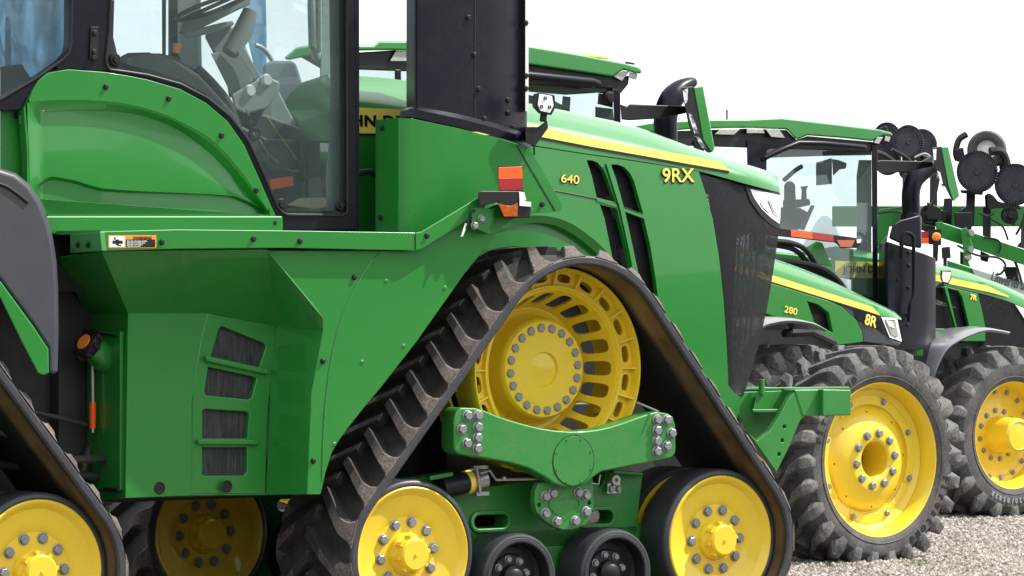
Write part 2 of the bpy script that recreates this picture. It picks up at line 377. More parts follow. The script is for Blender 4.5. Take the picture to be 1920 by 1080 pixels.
path = hull_path([(IRX, IZ, RI), (IF, IZ, RI), (SP[0], SP[2], RS)])
cum = [0]
for a, b in zip(path, path[1:]+path[:1]): cum.append(cum[-1]+math.hypot(b[0]-a[0], b[1]-a[1]))
TOT = cum[-1]
def at(s):
    s %= TOT
    import bisect
    i = bisect.bisect_right(cum, s)-1; i = min(i, len(path)-1); t = (s-cum[i])/max(1e-9, cum[i+1]-cum[i])
    a, b = path[i], path[(i+1) % len(path)]; nx, nz = a[2]*(1-t)+b[2]*t, a[3]*(1-t)+b[3]*t; l = math.hypot(nx, nz)
    return a[0]*(1-t)+b[0]*t, a[1]*(1-t)+b[1]*t, nx/l, nz/l
# belt carcass
bm = new(); rows = []
prof = [(0.012, 0.0), (0.0, 0.012), (0.0, TH-0.012), (0.012, TH), (BW/2, TH+.004), (BW-0.012, TH), (BW, TH-0.012), (BW, 0.012), (BW-0.012, 0.0)]
N = 220
for k in range(N):
    x, z, nx, nz = at(TOT*k/N); rows.append([bm.verts.new((x+nx*h, y, z+nz*h)) for y, h in prof])
for a, b in zip(rows, rows[1:]+rows[:1]):
    for i in range(len(prof)):
        j = (i+1) % len(prof); f = face(bm, (a[i], a[j], b[j], b[i]), 1 if i in (0, 1, 2, 5, 6, 7) else (2 if i == 8 else 0))
# tread bars
NL = 38; LH = 0.056
for side in (0, 1):
    for k in range(NL):
        s0 = TOT*(k+0.35+0.5*side)/NL; sec = []
        for y, h, w0, w1, ds in ((0.001, .003, .160, .140, 0), (.012, .010, .140, .100, .000), (.040, .030, .115, .078, .006), (.066, .047, .104, .066, .014), (.092, LH, .096, .058, .026), (.24, LH, .092, .054, .108), (.40, LH, .088, .052, .195)):
            yy = y if not side else BW-y; row = []
            for q, hh in ((-w0/2, -.002), (-w1/2, h), (w1/2, h), (w0/2, -.002)):
                x, z, nx, nz = at(s0-ds+q); hh = hh+TH; row.append(Vector((x+nx*hh, yy, z+nz*hh)))
            sec.append(row)
        V = [[bm.verts.new(p) for p in r] for r in sec]
        for i, (p, q) in enumerate(zip(V, V[1:])):
            for e in range(3): face(bm, (p[e], p[e+1], q[e+1], q[e]), 3 if (i < 4 or e == 1 and i < 5) else 0)
        face(bm, V[0], 3); face(bm, V[-1], 0)
upart(build("track_belt", bm, [RUB, RUBE, BELTIN, LUGD], TA, bevel=0.004, seg=1, ang=40))

# drive wheel
bm = new()
lathe(bm, [(0, .185), (.02, .188), (.100, .196), (.108, .180), (.195, .179), (.199, .186), (.205, .186), (.208, .180), (.266, .180), (.272, .186), (.276, .200), (.290, .29), (.305, .325), (.335, .342), (.362, .338), (.372, .325)], 80)
ycone = lambda r: .325-(r-.372)*(.325-.085)/(.462-.372)
sector_plate(bm, 20, .372, .462, ycone, .66, .78, cen=-.002, pw=4)
lathe(bm, [(.452, .105), (.460, .085), (.464, .068), (.470, .062), (.478, .062), (.482, .070), (.484, .100)], 80)
yr = lambda r: .100
sector_plate(bm, 20, .484, .562, yr, .58, .62, pw=3, phase=R(9))
lathe(bm, [(.562, .100), (.566, .030), (.571, .020), (.580, .020), (.585, .028), (.590, .06), (.590, .22)], 80)
lathe(bm, [(.590, .30), (.590, .46)], 60); lathe(bm, [(.30, .50), (.36, .50), (.37, .47), (.38, .50), (.40, .50)], 60)
bmesh.ops.remove_doubles(bm, verts=bm.verts, dist=.0004)
bmesh.ops.recalc_face_normals(bm, faces=bm.faces)
for k in range(20):   # ribs in the outer channel, drive bars across the drum
    a = R(18*k); ca, sa = math.cos(a), math.sin(a); tx, tz = -sa, ca; lp = []
    for r, y in ((.480, .066), (.572, .030), (.572, .100), (.480, .100)):
        lp.append((r, y))
    hull(bm, [[Vector((r*ca+tx*e, y, r*sa+tz*e)) for r, y in lp] for e in (-.0045, .0045)])
    a = R(18*k+9); ca, sa = math.cos(a), math.sin(a)
    hull(bm, [[Vector((r*ca-sa*e, y, r*sa+ca*e)) for r, e in ((.53, -.02), (.59, -.02), (.59, .02), (.53, .02))] for y in (.21, .31)])
spw = upart(build("drive_wheel", bm, YEL, TA, loc=(SP[0], .23, SP[2]), solid=0.016, ang=32, fix=False))
for k in range(20):
    a = R(18*k+5); bolt(spw, (.236*math.cos(a), .180, .236*math.sin(a)), name="hub_bolt")
# final drive case behind it
bm = new(); lathe(bm, [(0, .62), (.20, .62), (.26, .64), (.28, .66), (.28, .9), (.22, 1.1), (.0, 1.1)], 40)
upart(build("drive_case", bm, YEL, TA, loc=(SP[0], 0, SP[2]), bevel=0))

def idler(x, y, cap=True, flip=False, nb=10, ph=0.0):
    bm = new()
    pr = [(.0, -.046), (.010, -.046), (.012, -.040), (.080, -.040), (.090, -.030), (.094, .02), (.098, .024), (.110, .026), (.116, .040), (.122, .058), (.205, .060), (.212, .055), (.255, .046), (.325, .032), (.345, .012), (.356, .002), (.366, -.002), (.373, .004), (.376, .02), (.376, .235), (.34, .235), (.30, .12), (.0, .12)]
    lathe(bm, pr, 72)
    for k in range(8):
        a = R(45*k+10); box(bm, (.086, -.022, -.010), (.108, .03, .010), mtx=Matrix.Rotation(-a, 4, 'Y'))
    o = build("idler_wheel", bm, YEL, TA, loc=(x, y, IZ), rot=(0, 0, math.pi if flip else 0), ang=28)
    bm = new(); lathe(bm, [(.374, .018), (.376, .006), (.384, .000), (.398, .002), (.408, .012), (.411, .03), (.411, .225), (.404, .238), (.374, .24)], 80)
    build("rubber_tyre", bm, ROLL, o, ang=40)
    for k in range(nb):
        a = R(36*k+ph); bolt(o, (.176*math.cos(a), .060, .176*math.sin(a)), name="wheel_bolt")
    return upart(o)
idler(IF, IY, ph=1); idler(IRX, IY, ph=8)
idler(IF, .68, flip=True, ph=3); idler(IRX, .68, flip=True, ph=8)
for x in (M1, M2):
    for y, fl in ((.08, 0), (.70, 1)):
        bm = new()
        lathe(bm, [(0, .02), (.030, .022), (.045, .03), (.070, .05), (.075, .085), (.125, .090), (.135, .10), (.170, .10), (.188, .08), (.196, .010), (.200, .0)], 56)
        o = build("mid_roller", bm, BLKT, TA, loc=(x, y, MZ), rot=(0, 0, math.pi*fl), ang=30)
        bm = new(); lathe(bm, [(.199, .03), (.200, -.003), (.207, -.007), (.222, -.006), (.226, .000), (.232, -.001), (.244, .004), (RM-.004, .012), (RM, .03), (RM, .22), (RM-.02, .235), (.19, .235)], 72)
        build("rubber_tyre", bm, ROLL, o, ang=30)
        if not fl:
            for k in range(8): bolt(o, (.104*math.cos(R(45*k+12)), .088, .104*math.sin(R(45*k+12))), me=BOLTS, name="roller_bolt")
        upart(o)

# green track frame between the wheels
Yf = .36
fr_o = [(770, 900), (807, 893), (849, 885), (862, 925), (905, 915), (1000, 900), (1110, 905), (1128, 912), (1140, 880), (1170, 882), (1206, 888), (1199, 946), (1195, 1004), (1230, 1030), (1230, 1130), (800, 1150), (800, 1040), (770, 1000)]
bm = new()
plate(bm, A.P(fr_o, Yf), [slot(A.p(922, 978, Yf), .235, .075), slot(A.p(1119, 970, Yf), .235, .075)], .14)
for cx_, cy_ in ((922, 978), (1119, 970)):
    c = A.p(cx_, cy_, Yf-.02)
    plate(bm, slot(c, .285, .125), [slot(c, .235, .075)], .05)
hull(bm, [A.P([(1150, 880), (1206, 886)], Yf-.10)+A.P([(1206, 892), (1150, 888)], Yf-.10), A.P([(1150, 880), (1206, 886)], Yf)+A.P([(1206, 892), (1150, 888)], Yf)])
hull(bm, [A.P([(805, 892), (850, 884), (850, 893), (805, 902)], Yf-.12), A.P([(805, 892), (850, 884), (850, 893), (805, 902)], Yf)])
for x in (IF, IRX):   # arms to the idler axles
    c = (x, .34, IZ); lathe(bm, [(0, -.05), (.12, -.05), (.13, .0), (.13, .06), (0, .06)], 30, c=c)
box(bm, (IRX, .36, IZ-.09), (IF, .42, IZ+.09)); box(bm, (M1-.1, .34, MZ-.06), (M2+.1, .42, MZ+.15))
fr_ = upart(build("track_frame", bm, GREENC, TA, bevel=.008, seg=2))
# suspension beam in front of the drive wheel
beam = [(892, 765), (864, 764), (855, 772), (851, 785), (851, 838), (855, 848), (866, 853), (912, 860), (960, 869), (991, 878), (1024, 896), (1038, 906), (1055, 913), (1076, 915), (1096, 910), (1112, 896), (1128, 885), (1172, 876), (1215, 868), (1260, 859), (1267, 850), (1268, 840), (1267, 796), (1262, 783), (1253, 775), (1232, 772), (1215, 776), (1200, 781), (1170, 792), (1144, 800), (1122, 805), (1098, 808), (1070, 809), (1042, 807), (1010, 802), (982, 795), (955, 787), (931, 779), (910, 770)]
Yb = .04; bm = new(); prism(bm, A.P(beam, Yb), .13)
be = upart(build("suspension_beam", bm, GREENC, TA, bevel=.012, seg=3))
for px, py in ((120, 733), (163, 733), (97, 788), (162, 780), (161, 823), (118, 845), (160, 866), (889, 749), (928, 750), (888, 793), (947, 804), (887, 836), (927, 856), (887, 878)):
    bolt(be, A.p(820+px/2.16, 440+py/2.16, Yb), name="beam_bolt")
bm = new(); c = A.p(1075, 864, Yb); lathe(bm, [(0, -.004), (.139, -.004), (.1415, 0)], 48, c=c)
for k in range(8):
    a = R(45*k+22); lathe(bm, [(0, -.009), (.006, -.008), (.007, -.003)], 8, c=(c[0]+.128*math.cos(a), c[1], c[2]+.128*math.sin(a)))
o = build("round_cover", bm, GREENC, be)
bm = new(); lathe(bm, [(.1405, -.0015), (.1455, -.0015)], 48, c=c); build("cover_seal", bm, BLKT, be)
# left arm of the beam runs back to the frame
bm = new()
hull(bm, [A.P([(855, 768), (900, 768), (900, 850), (855, 848)], .06), A.P([(855, 768), (900, 768), (900, 850), (855, 848)], .5)])
upart(build("beam_arm", bm, GREENC, TA, bevel=.012)); bm = new()
hull(bm, [A.P([(1225, 778), (1262, 780), (1264, 850), (1225, 862)], .06), A.P([(1225, 778), (1262, 780), (1264, 850), (1225, 862)], .5)])
upart(build("beam_arm", bm, GREENC, TA, bevel=.012)); bm = new()
hull(bm, [A.P([(1030, 880), (1110, 880), (1115, 960), (1020, 960)], .14), A.P([(1030, 880), (1110, 880), (1115, 960), (1020, 960)], .38)])
upart(build("beam_arm", bm, GREENC, TA, bevel=.012))
# pivot plate
pv = [(1010, 905), (1035, 903), (1085, 905), (1108, 909), (1113, 925), (1112, 953), (1106, 972), (1095, 986), (1075, 993), (1055, 994), (1036, 986), (1020, 975), (1006, 960), (1002, 940), (1004, 920)]
Yp = .11; bm = new()
plate(bm, A.P(pv, Yp), [circ(A.p(820+525/2.743, 800+403/2.743, Yp), .012, 12), circ(A.p(820+783/2.743, 800+392/2.743, Yp), .012, 12)], .05)
pts = A.P([(1031, 938), (1040, 934), (1075, 932), (1090, 936), (1090, 948), (1076, 962), (1062, 972), (1052, 972), (1040, 962), (1030, 950)], Yp-.006)
pin = [p+(c_-p)*.12 for p in pts for c_ in [A.p(1058, 950, Yp-.006)]]
hull(bm, [pts, pin], cap0=False, cap1=False)
pvo = upart(build("pivot_plate", bm, GREENC, TA, bevel=.006))
for px, py in ((554, 359), (592, 343), (723, 339), (763, 351), (554, 446), (763, 438), (612, 488), (707, 486)):
    bolt(pvo, A.p(820+px/2.743, 800+py/2.743, Yp), name="plate_bolt")
# tensioning cylinder, clamp and link rods
bm = new(); tube(bm, [A.p(825, 915, .28), A.p(850, 910, .28), A.p(884, 902, .28)], .062, 24)
cyl = upart(build("tension_cylinder", bm, BLKT, TA, bevel=.004))
bm = new(); tube(bm, [A.p(872, 905, .275), A.p(882, 903, .275)], .067, 28); build("yellow_band", bm, YELS, cyl)
bm = new(); tube(bm, [A.p(884, 903, .275), A.p(905, 897, .275)], .070, 24)
tube(bm, [A.p(893, 876, .20), A.p(897, 895, .2), A.p(900, 925, .2)], .012, 8)
box(bm, A.p(889, 880, .20), A.p(908, 872, .24)); box(bm, A.p(894, 930, .20), A.p(910, 921, .24))
build("pipe_clamp", bm, STEEL, cyl, bevel=.002)
bm = new(); tube(bm, [A.p(900, 888, .15), A.p(918, 882, .15), A.p(930, 900, .15), A.p(1010, 898, .15)], .008, 8); tube(bm, [A.p(945, 894, .14), A.p(945, 900, .14)], .013, 8)
upart(build("link_rod", bm, STEEL, TA)); bm = new(); tube(bm, [A.p(1125, 890, .15), A.p(1122, 908, .15), A.p(1108, 906, .15)], .006, 6); tube(bm, [A.p(1195, 755, .12), A.p(1235, 772, .0)], .007, 6)
upart(build("link_rod", bm, STEEL, TA))
bm = new(); pts = [(1140, 906), (1163, 906), (1164, 924), (1139, 926)]; prism(bm, A.P(pts, .315), .01)
gp = build("grease_plate", bm, WHITE, fr_, bevel=.003)
bm = new(); lathe(bm, [(.012, -.02), (.030, -.02), (.036, 0)], 16, c=A.p(1152, 900, .315)); build("grease_port", bm, STEEL, fr_)
for q in ((1145, 917), (1158, 916)): bolt(fr_, A.p(*q, .315), me=BOLTS, name="small_bolt")
# dark inner structure, axle
bm = new()
box(bm, (SP[0]-.40, .80, .55), (SP[0]+.40, 1.0, 1.25)); tube(bm, [(SP[0], .66, SP[2]), (SP[0], 1.5, SP[2])], .2, 24)
upart(build("axle_housing", bm, ENG, TA, bevel=.01))
# copies: near rear, far front, far rear
XR = A.p(73, 1077, IY)[0]-IF
FW = 2.95
for M in (Matrix.Translation((XR, 0, 0)), Matrix.Translation((IF+IRX, FW, 0)) @ Matrix.Rotation(math.pi, 4, 'Z'), Matrix.Translation((IF+IRX+XR, FW, 0)) @ Matrix.Rotation(math.pi, 4, 'Z')):
    for o in unit:
        c = o.copy(); link(c, TA); c.matrix_local = M @ o.matrix_basis
        if M[0][0] < 0 and o.name.startswith(("suspension", "pivot", "tension", "link")): pass
        for ch in list(o.children):
            if ch.name.split('.')[0] in ("hub_bolt", "roller_bolt", "beam_bolt", "plate_bolt", "small_bolt") and (M[0][0] < 0): continue
            d = ch.copy(); link(d, c)

# ---------------------------------------------------------------- hood
def strip_rows(bm, rows, mis=None):
    V = [[bm.verts.new(p) for p in r] for r in rows]
    for q, (a, b) in enumerate(zip(V, V[1:])):
        for i in range(len(a)-1): face(bm, (a[i], a[i+1], b[i+1], b[i]), mis[q] if mis else 0)
    return V
def interp(pts, xs):
    o = []
    for x in xs:
        for (x0, y0), (x1, y1) in zip(pts, pts[1:]):
            if x0 <= x <= x1: o.append(y0+(y1-y0)*(x-x0)/(x1-x0)); break
        else: o.append(pts[0][1] if x < pts[0][0] else pts[-1][1])
    return o
YH = .93; YM = 1.475
crest = c2([(640, 149), (700, 152), (760, 157), (850, 170), (950, 190), (1033, 205), (1123, 223), (1224, 246), (1326, 282), (1408, 309), (1450, 326), (1469, 340)], 4)
sh = c2([(640, 190), (700, 192), (760, 200), (850, 211), (950, 224), (1021, 235), (1123, 256), (1224, 278), (1326, 300), (1408, 326), (1450, 340), (1469, 349)], 4)
st_lo = [(640, 250), (760, 252), (900, 254), (1019, 256), (1123, 278), (1224, 296), (1300, 309), (1371, 319), (1469, 358)]
low = [(640, 262), (760, 258), (1013, 272), (1100, 286), (1200, 300), (1320, 320), (1404, 344), (1469, 361)]
xs = [640+i*829/60 for i in range(61)]
yc, ys, yl = interp(crest, xs), interp(sh, xs), interp(low, xs)
def ynose(x):     # the nose turns in towards the centre line
    t = max(0.0, (x-1395)/74.0); return t
def hoodrow(ypx, Y0): return [A.p(x, y, Y0+.16*ynose(x)**2) for x, y in zip(xs, ypx)]
r0 = hoodrow(yl, YH); r1 = hoodrow([a*.55+b*.45 for a, b in zip(ys, yl)], YH); r2 = hoodrow(ys, YH+.015)
r3 = hoodrow([a*.75+b*.25 for a, b in zip(ys, yc)], YH+.05); r4 = hoodrow([a*.35+b*.65 for a, b in zip(ys, yc)], YH+.14); r5 = hoodrow(yc, YH+.28)
r6 = [Vector((p[0], YM, p[2]+.035)) for p in r5]
mir = lambda r: [Vector((p[0], 2*YM-p[1], p[2])) for p in r]
bm = new()
V = strip_rows(bm, [r0, r1, r2, r3, r4, r5, r6, mir(r5), mir(r4), mir(r3), mir(r2), mir(r1), mir(r0)])
face(bm, [r[-1] for r in V]); face(bm, [r[0] for r in V])
hood = build("hood", bm, GREEN, TA, ang=50)
# yellow stripe with a black edge, lying on the hood side
def stripe_band(up, lo, x0, x1, Y, m, name, n=50, tip=None, par=None):
    bm = new(); X = [x0+(x1-x0)*i/n for i in range(n+1)]
    a, b = interp(up, X), interp(lo, X)
    strip_rows(bm, [[A.p(x, y, Y+.16*ynose(x)**2) for x, y in zip(X, a)], [A.p(x, y, Y+.16*ynose(x)**2) for x, y in zip(X, b)]])
    return build(name, bm, m, par, solid=.002)
st_up = [(640, 198), (760, 204), (900, 218), (1021, 236), (1123, 258), (1224, 279), (1300, 291), (1363, 304), (1376, 319.6)]
st_lo2 = [(640, 249), (760, 250), (900, 252), (1019, 254.5), (1123, 275), (1224, 293), (1300, 307), (1376, 320)]
stripe_band(st_up, st_lo2, 640, 1376, YH-.004, YELS, "yellow_stripe", par=hood)
stripe_band(st_lo2, [(a, b+4.5) for a, b in st_lo2], 640, 1376, YH-.003, BLKT, "black_pinstripe", par=hood)
p = A.p(610, 244, YH-.010)
text("hood_lettering", "JOHN DEERE", .088, BLKT, hood, A.p(637, 234, YH-.012), off=.0035, sx=1.28, space=1.06)
# side panel with four openings
YS = YH-.012
side_o = [(640, 262), (760, 258), (1013, 274), (1100, 288), (1200, 302), (1319, 321), (1330, 362), (1341, 410), (1350, 480), (1357, 560), (1362, 640), (1366, 723), (1376, 735), (1388, 744), (1380, 800), (1350, 770), (1310, 705), (1275, 645), (1250, 600), (1160, 600), (1125, 530), (1100, 490), (1000, 480), (640, 480)]
vents = [[(1110, 300), (1120, 300), (1130, 304), (1140, 316), (1145, 328), (1160, 379), (1125, 370), (1118, 330)],
         [(1130, 383), (1162, 391), (1172, 440), (1180, 480), (1190, 540), (1196, 590), (1170, 590), (1160, 540), (1148, 470), (1138, 410)],
         [(1155, 308), (1168, 308), (1180, 313), (1190, 324), (1197, 340), (1211, 401), (1175, 388), (1163, 335)],
         [(1177, 397), (1212, 410), (1222, 460), (1230, 520), (1238, 590), (1214, 590), (1204, 540), (1194, 490), (1185, 440)]]
bm = new(); plate(bm, A.P(side_o, YS), [A.P(v, YS) for v in vents], .035)
sidep = build("hood_side_panel", bm, GREEN, TA, bevel=.006)
bm = new(); prism(bm, A.P([(1095, 290), (1225, 306), (1250, 600), (1130, 600)], YS+.06), .02)
build("vent_screen", bm, MESH, sidep)
bm = new(); prism(bm, A.P([(1095, 290), (1225, 306), (1250, 600), (1130, 600)], YS+.16), .02); build("engine_shroud", bm, DARK, TA)
text("model_number", "9RX", .118, YELS, sidep, A.p(1250, 341, YS-.009), rot=(R(90), R(-1), 0), off=.0018, sx=1.12, ext=.001)
text("model_number_outline", "9RX", .118, BLKT, sidep, A.p(1249.2, 343, YS-.003), rot=(R(90), R(-1), 0), off=.0060, sx=1.12, space=.99, ext=.0008)  # black outline printed behind the yellow letters
text("power_number", "640", .070, YELS, sidep, A.p(1059, 341, YS-.009), rot=(R(90), R(4), 0), off=.0012, sx=1.30, ext=.001)
text("power_number_outline", "640", .070, BLKT, sidep, A.p(1058.4, 342.5, YS-.003), rot=(R(90), R(4), 0), off=.0036, sx=1.30, space=.99, ext=.0008)  # the decal's black outline under the yellow digits
# shut line under the upper side
bm = new(); tube(bm, A.P([(1008, 352), (1060, 360), (1110, 370), (1160, 382), (1211, 403)], YS-.001), .004, 6)
build("panel_seam", bm, BLKT, sidep)
bm = new()
for a, b in (((1124, 371, 1162, 383), 0), ((1174, 390, 1212, 404), 0)):
    q = [(a[0], a[1]), (a[2], a[3]), (a[2]+1, a[3]+6), (a[0]+1, a[1]+6)]; hull(bm, [A.P(q, YS-.006), A.P(q, YS+.03)])
q = [(1146, 306), (1153, 308), (1176, 392), (1206, 560), (1198, 560), (1168, 392)]; hull(bm, [A.P(q, YS-.012), A.P(q, YS+.03)])
build("vent_bar", bm, GREEN, sidep, bevel=.003)
# wheel-arch mouldings low on the hood side
def arc_band(up, lo, Y0, Y1, dy):
    bm = new(); u, l = curve([(a, b, 0) for a, b in up], 6), curve([(a, b, 0) for a, b in lo], 6)
    U = [A.p(v[0], v[1], Y0) for v in u]; L = [A.p(v[0], v[1], Y1) for v in l]; n = min(len(U), len(L))
    V = strip_rows(bm, [[q+Vector((0, dy, 0)) for q in U[:n]], U[:n], L[:n], [q+Vector((0, dy+Y0-Y1, 0)) for q in L[:n]]]); return bm
build("arch_moulding", arc_band([(930, 420), (1000, 404), (1060, 414), (1110, 446), (1150, 486), (1185, 540)], [(930, 432), (1000, 418), (1050, 426), (1100, 458), (1140, 500), (1172, 556)], YS-.05, YS-.03, .07), GREEN, TA)
build("arch_moulding", arc_band([(900, 448), (960, 432), (1020, 438), (1075, 464), (1125, 505), (1165, 560)], [(900, 470), (960, 462), (1010, 466), (1060, 486), (1100, 520), (1140, 575)], YS-.06, YS-.06, .07), GREEN, TA)
# grille of black screen, wrapping towards the nose
gl = [(1320, 327), (1330, 362), (1341, 410), (1350, 480), (1357, 560), (1362, 640), (1366, 723), (1384, 741)]
gr = [(1469, 362), (1467, 400), (1462, 440), (1450, 510), (1437, 580), (1420, 650), (1402, 715), (1393, 741)]
bm = new(); rows = []
GL, GR = curve([(a, b, 0) for a, b in gl], 3), curve([(a, b, 0) for a, b in gr], 3)
for a, b in zip(GL, GR):
    rows.append([A.p(a[0]+(b[0]-a[0])*t, a[1]+(b[1]-a[1])*t, YH+.004+.14*t**2.2) for t in [i/10 for i in range(11)]])
strip_rows(bm, rows); gri = build("grille_screen", bm, MESH, TA, ang=60, solid=.004)
# nose front: mirrored far side and the front between
bm = new(); RR = [r[-1] for r in rows]; strip_rows(bm, [RR, [Vector((p[0]+.02, YM, p[2])) for p in RR], mir(RR), mir([r[0] for r in rows])])
build("front_grille", bm, MESH, TA)
bm = new(); lowp = [(640, 262), (1319, 321), (1366, 723), (1380, 800), (640, 800)]
prism(bm, [Vector((p[0], 2*YM-YS, p[2])) for p in A.P(lowp, YS)], -.03); build("hood_side_panel", bm, GREEN, TA)
# cooling pack behind the grille
bm = new()
for k in range(4): hull(bm, [A.P([(1372+k*9, 700), (1376+k*9, 700), (1389+k*12, 440), (1385+k*12, 440)], YH+.12), A.P([(1372+k*9, 700), (1376+k*9, 700), (1389+k*12, 440), (1385+k*12, 440)], YH+.20)])
build("cooler_slat", bm, STEEL, TA)
bm = new(); q = [(1325, 335), (1425, 350), (1430, 430), (1382, 445), (1374, 560), (1372, 720), (1366, 720)]; hull(bm, [A.P(q, YH+.26), A.P(q, YH+.9)])
build("radiator", bm, DARK, TA)
# headlight
def gsurf(x, y, dy=0.0):
    l = interp([(b, a) for a, b in gl], [y])[0]; r_ = interp([(b, a) for a, b in gr], [y])[0]; t = max(0, (x-l)/(r_-l)); return A.p(x, y, YH+.004+.14*t**2.2+dy)
hl = [(1418, 356), (1469, 366), (1468, 385), (1466, 402), (1464, 414), (1450, 402), (1436, 388), (1424, 372)]
hs = [(1404, 346), (1469, 362), (1469, 400), (1466, 430), (1448, 420), (1430, 402), (1414, 378)]
bm = new(); hull(bm, [[gsurf(x, y, .02) for x, y in hs], [gsurf(x, y, -.010) for x, y in hs], [gsurf(x, y, -.012) for x, y in hl]], cap1=False, cap0=False)
hls = build("headlight_surround", bm, BLKT, TA)
bm = new(); hl2 = [(1414, 354), (1470, 366), (1469, 388), (1468, 406), (1466, 420), (1450, 408), (1434, 392), (1421, 372)]; hull(bm, [[gsurf(x, y, .012) for x, y in hl2], [gsurf(x, y, -.014) for x, y in hl2]]); build("headlight", bm, LENS, TA, bevel=.002)
# black hood core (keeps light from passing through)
bm = new(); box(bm, (A.p(650, 400, YH)[0], YH+.2, 1.0), (A.p(1300, 300, YH)[0], 2*YM-YH-.2, 2.35)); build("engine_block", bm, ENG, TA)

# front hitch frame
bm = new()
Yq = .72
beam_side = [(1490, 731), (1596, 731), (1596, 779), (1542, 779), (1512, 780), (1502, 786), (1494, 800), (1455, 887), (1430, 850), (1398, 800), (1385, 770), (1440, 772), (1465, 760)]
plate(bm, A.P([(1493, 732), (1543, 732), (1543, 779), (1510, 780), (1501, 788), (1480, 838), (1456, 886), (1425, 842), (1400, 808), (1420, 826), (1445, 806), (1462, 778), (1480, 745)], Yq), [circ(A.p(1471, 800, Yq), .012, 12), circ(A.p(1467, 826, Yq), .012, 12), circ(A.p(1461, 852, Yq), .012, 12)], .04)
build("hitch_side_plate", bm, GREENC, TA, bevel=.006)
bm = new(); q = A.P([(1543, 730), (1596, 731), (1596, 779), (1543, 780)], Yq-.05); prism(bm, q, 1.6)
q = A.P([(1490, 731), (1543, 730), (1543, 780), (1505, 780)], Yq-.005); prism(bm, q, .12)
build("hitch_cross_beam", bm, GREENC, TA, bevel=.008)
bm = new(); hull(bm, [A.P([(1385, 727), (1592, 725), (1594, 731), (1385, 732)], Yq+.35), A.P([(1385, 727), (1592, 725), (1594, 731), (1385, 732)], Yq+.38)])
q = [(1388, 735), (1500, 731), (1478, 760), (1460, 790), (1440, 812), (1415, 824), (1395, 800), (1380, 770)]
hull(bm, [A.P(q, Yq+.34), A.P(q, Yq+.40)])
hull(bm, [A.P([(1410, 767), (1465, 767), (1462, 773), (1412, 773)], Yq+.05), A.P([(1410, 767), (1465, 767), (1462, 773), (1412, 773)], Yq+.35)])
hull(bm, [A.P([(1420, 733), (1455, 733), (1442, 767), (1412, 767)], Yq+.30), A.P([(1420, 733), (1455, 733), (1442, 767), (1412, 767)], Yq+.33)])
build("hitch_bracket", bm, GREENC, TA, bevel=.005)
bm = new(); tube(bm, [A.p(1428, 740, Yq+.3), A.p(1428, 711, Yq+.3)], .018, 14); build("hitch_pin", bm, GREENC, TA, bevel=.003)
# main chassis
bm = new(); x0 = A.p(640, 500, YH)[0]; box(bm, (XR-.9, 1.05, .75), (A.p(1380, 700, YH)[0], 1.9, 1.25)); build("chassis", bm, ENG, TA, bevel=.02)

# ---------------------------------------------------------------- fuel tank and track guard
YV = .34
def streak_mat():
    m = mat("vent_mesh_grey", (.02, .022, .025), .6, bump=.8, bscale=160); t = m.node_tree; L = t.links; b = t.nodes["Principled BSDF"]
    tcn = t.nodes.new("ShaderNodeTexCoord"); mp_ = t.nodes.new("ShaderNodeMapping"); mp_.inputs["Scale"].default_value = (70, 1, 5); n = t.nodes.new("ShaderNodeTexNoise"); n.inputs["Scale"].default_value = 1.2; n.inputs["Detail"].default_value = 6; n.inputs["Roughness"].default_value = .7
    L.new(tcn.outputs["Object"], mp_.inputs[0]); L.new(mp_.outputs[0], n.inputs["Vector"]); c = t.nodes.new("ShaderNodeValToRGB"); c.color_ramp.elements[0].position = .42; c.color_ramp.elements[0].color = (.008, .010, .012, 1); c.color_ramp.elements[1].position = .66; c.color_ramp.elements[1].color = (.045, .048, .048, 1)
    L.new(n.outputs["Fac"], c.inputs[0]); L.new(c.outputs[0], b.inputs["Base Color"]); return m
a_, b_, c_, d_, e_ = (191, 472, .0), (501, 469, .0), (240, 588, YV), (389, 588, YV), (516, 612, YV)
pp = lambda *q: [A.p(*v) for v in q]
bm = new(); XB = A.p(240, 700, YV)[0]                 # plane of the rear-facing side
T1a, T1b = A.px(110, 484, A.p(191, 472, 0)[0]), A.px(163, 590, XB)
def sub(bm, tri):
    return face(bm, [bm.verts.new(v) for v in tri])
sub(bm, pp(a_, b_, e_, d_, c_))                       # upper flare
sub(bm, [A.p(*a_), A.p(*c_), T1b, T1a])               # rear of the flare
low_l = [(240, 588, YV), (389, 588, YV), (377, 637, YV), (360, 757, YV), (360, 929, YV), (235, 934, YV)]
sub(bm, pp(*low_l))
bl = A.p(235, 934, YV); rb = A.px(160, 936, XB)
sub(bm, [A.p(*c_), bl, rb, T1b])
stp = [(501, 469, .0), (606, 597, .02), (606, 622, .02), (584, 738, .02), (576, 927, .02), (498, 928, YV), (503, 800, YV), (507, 700, YV), (516, 612, YV)]
B = [A.p(*v) for v in stp]
sub(bm, [B[0], B[1], B[2], B[8]]); sub(bm, [B[2], B[3], B[7], B[8]]); sub(bm, [B[3], B[4], B[5], B[6], B[7]])
sub(bm, [bl, A.p(360, 929, YV), A.p(498, 928, YV), A.p(576, 927, .02), A.p(600, 927, .02), A.p(600, 925, .6), rb])
bmesh.ops.remove_doubles(bm, verts=bm.verts, dist=.004)
tank = build("fuel_tank", bm, GREEN, TA, solid=.012, bevel=.045, seg=5, fix=True)
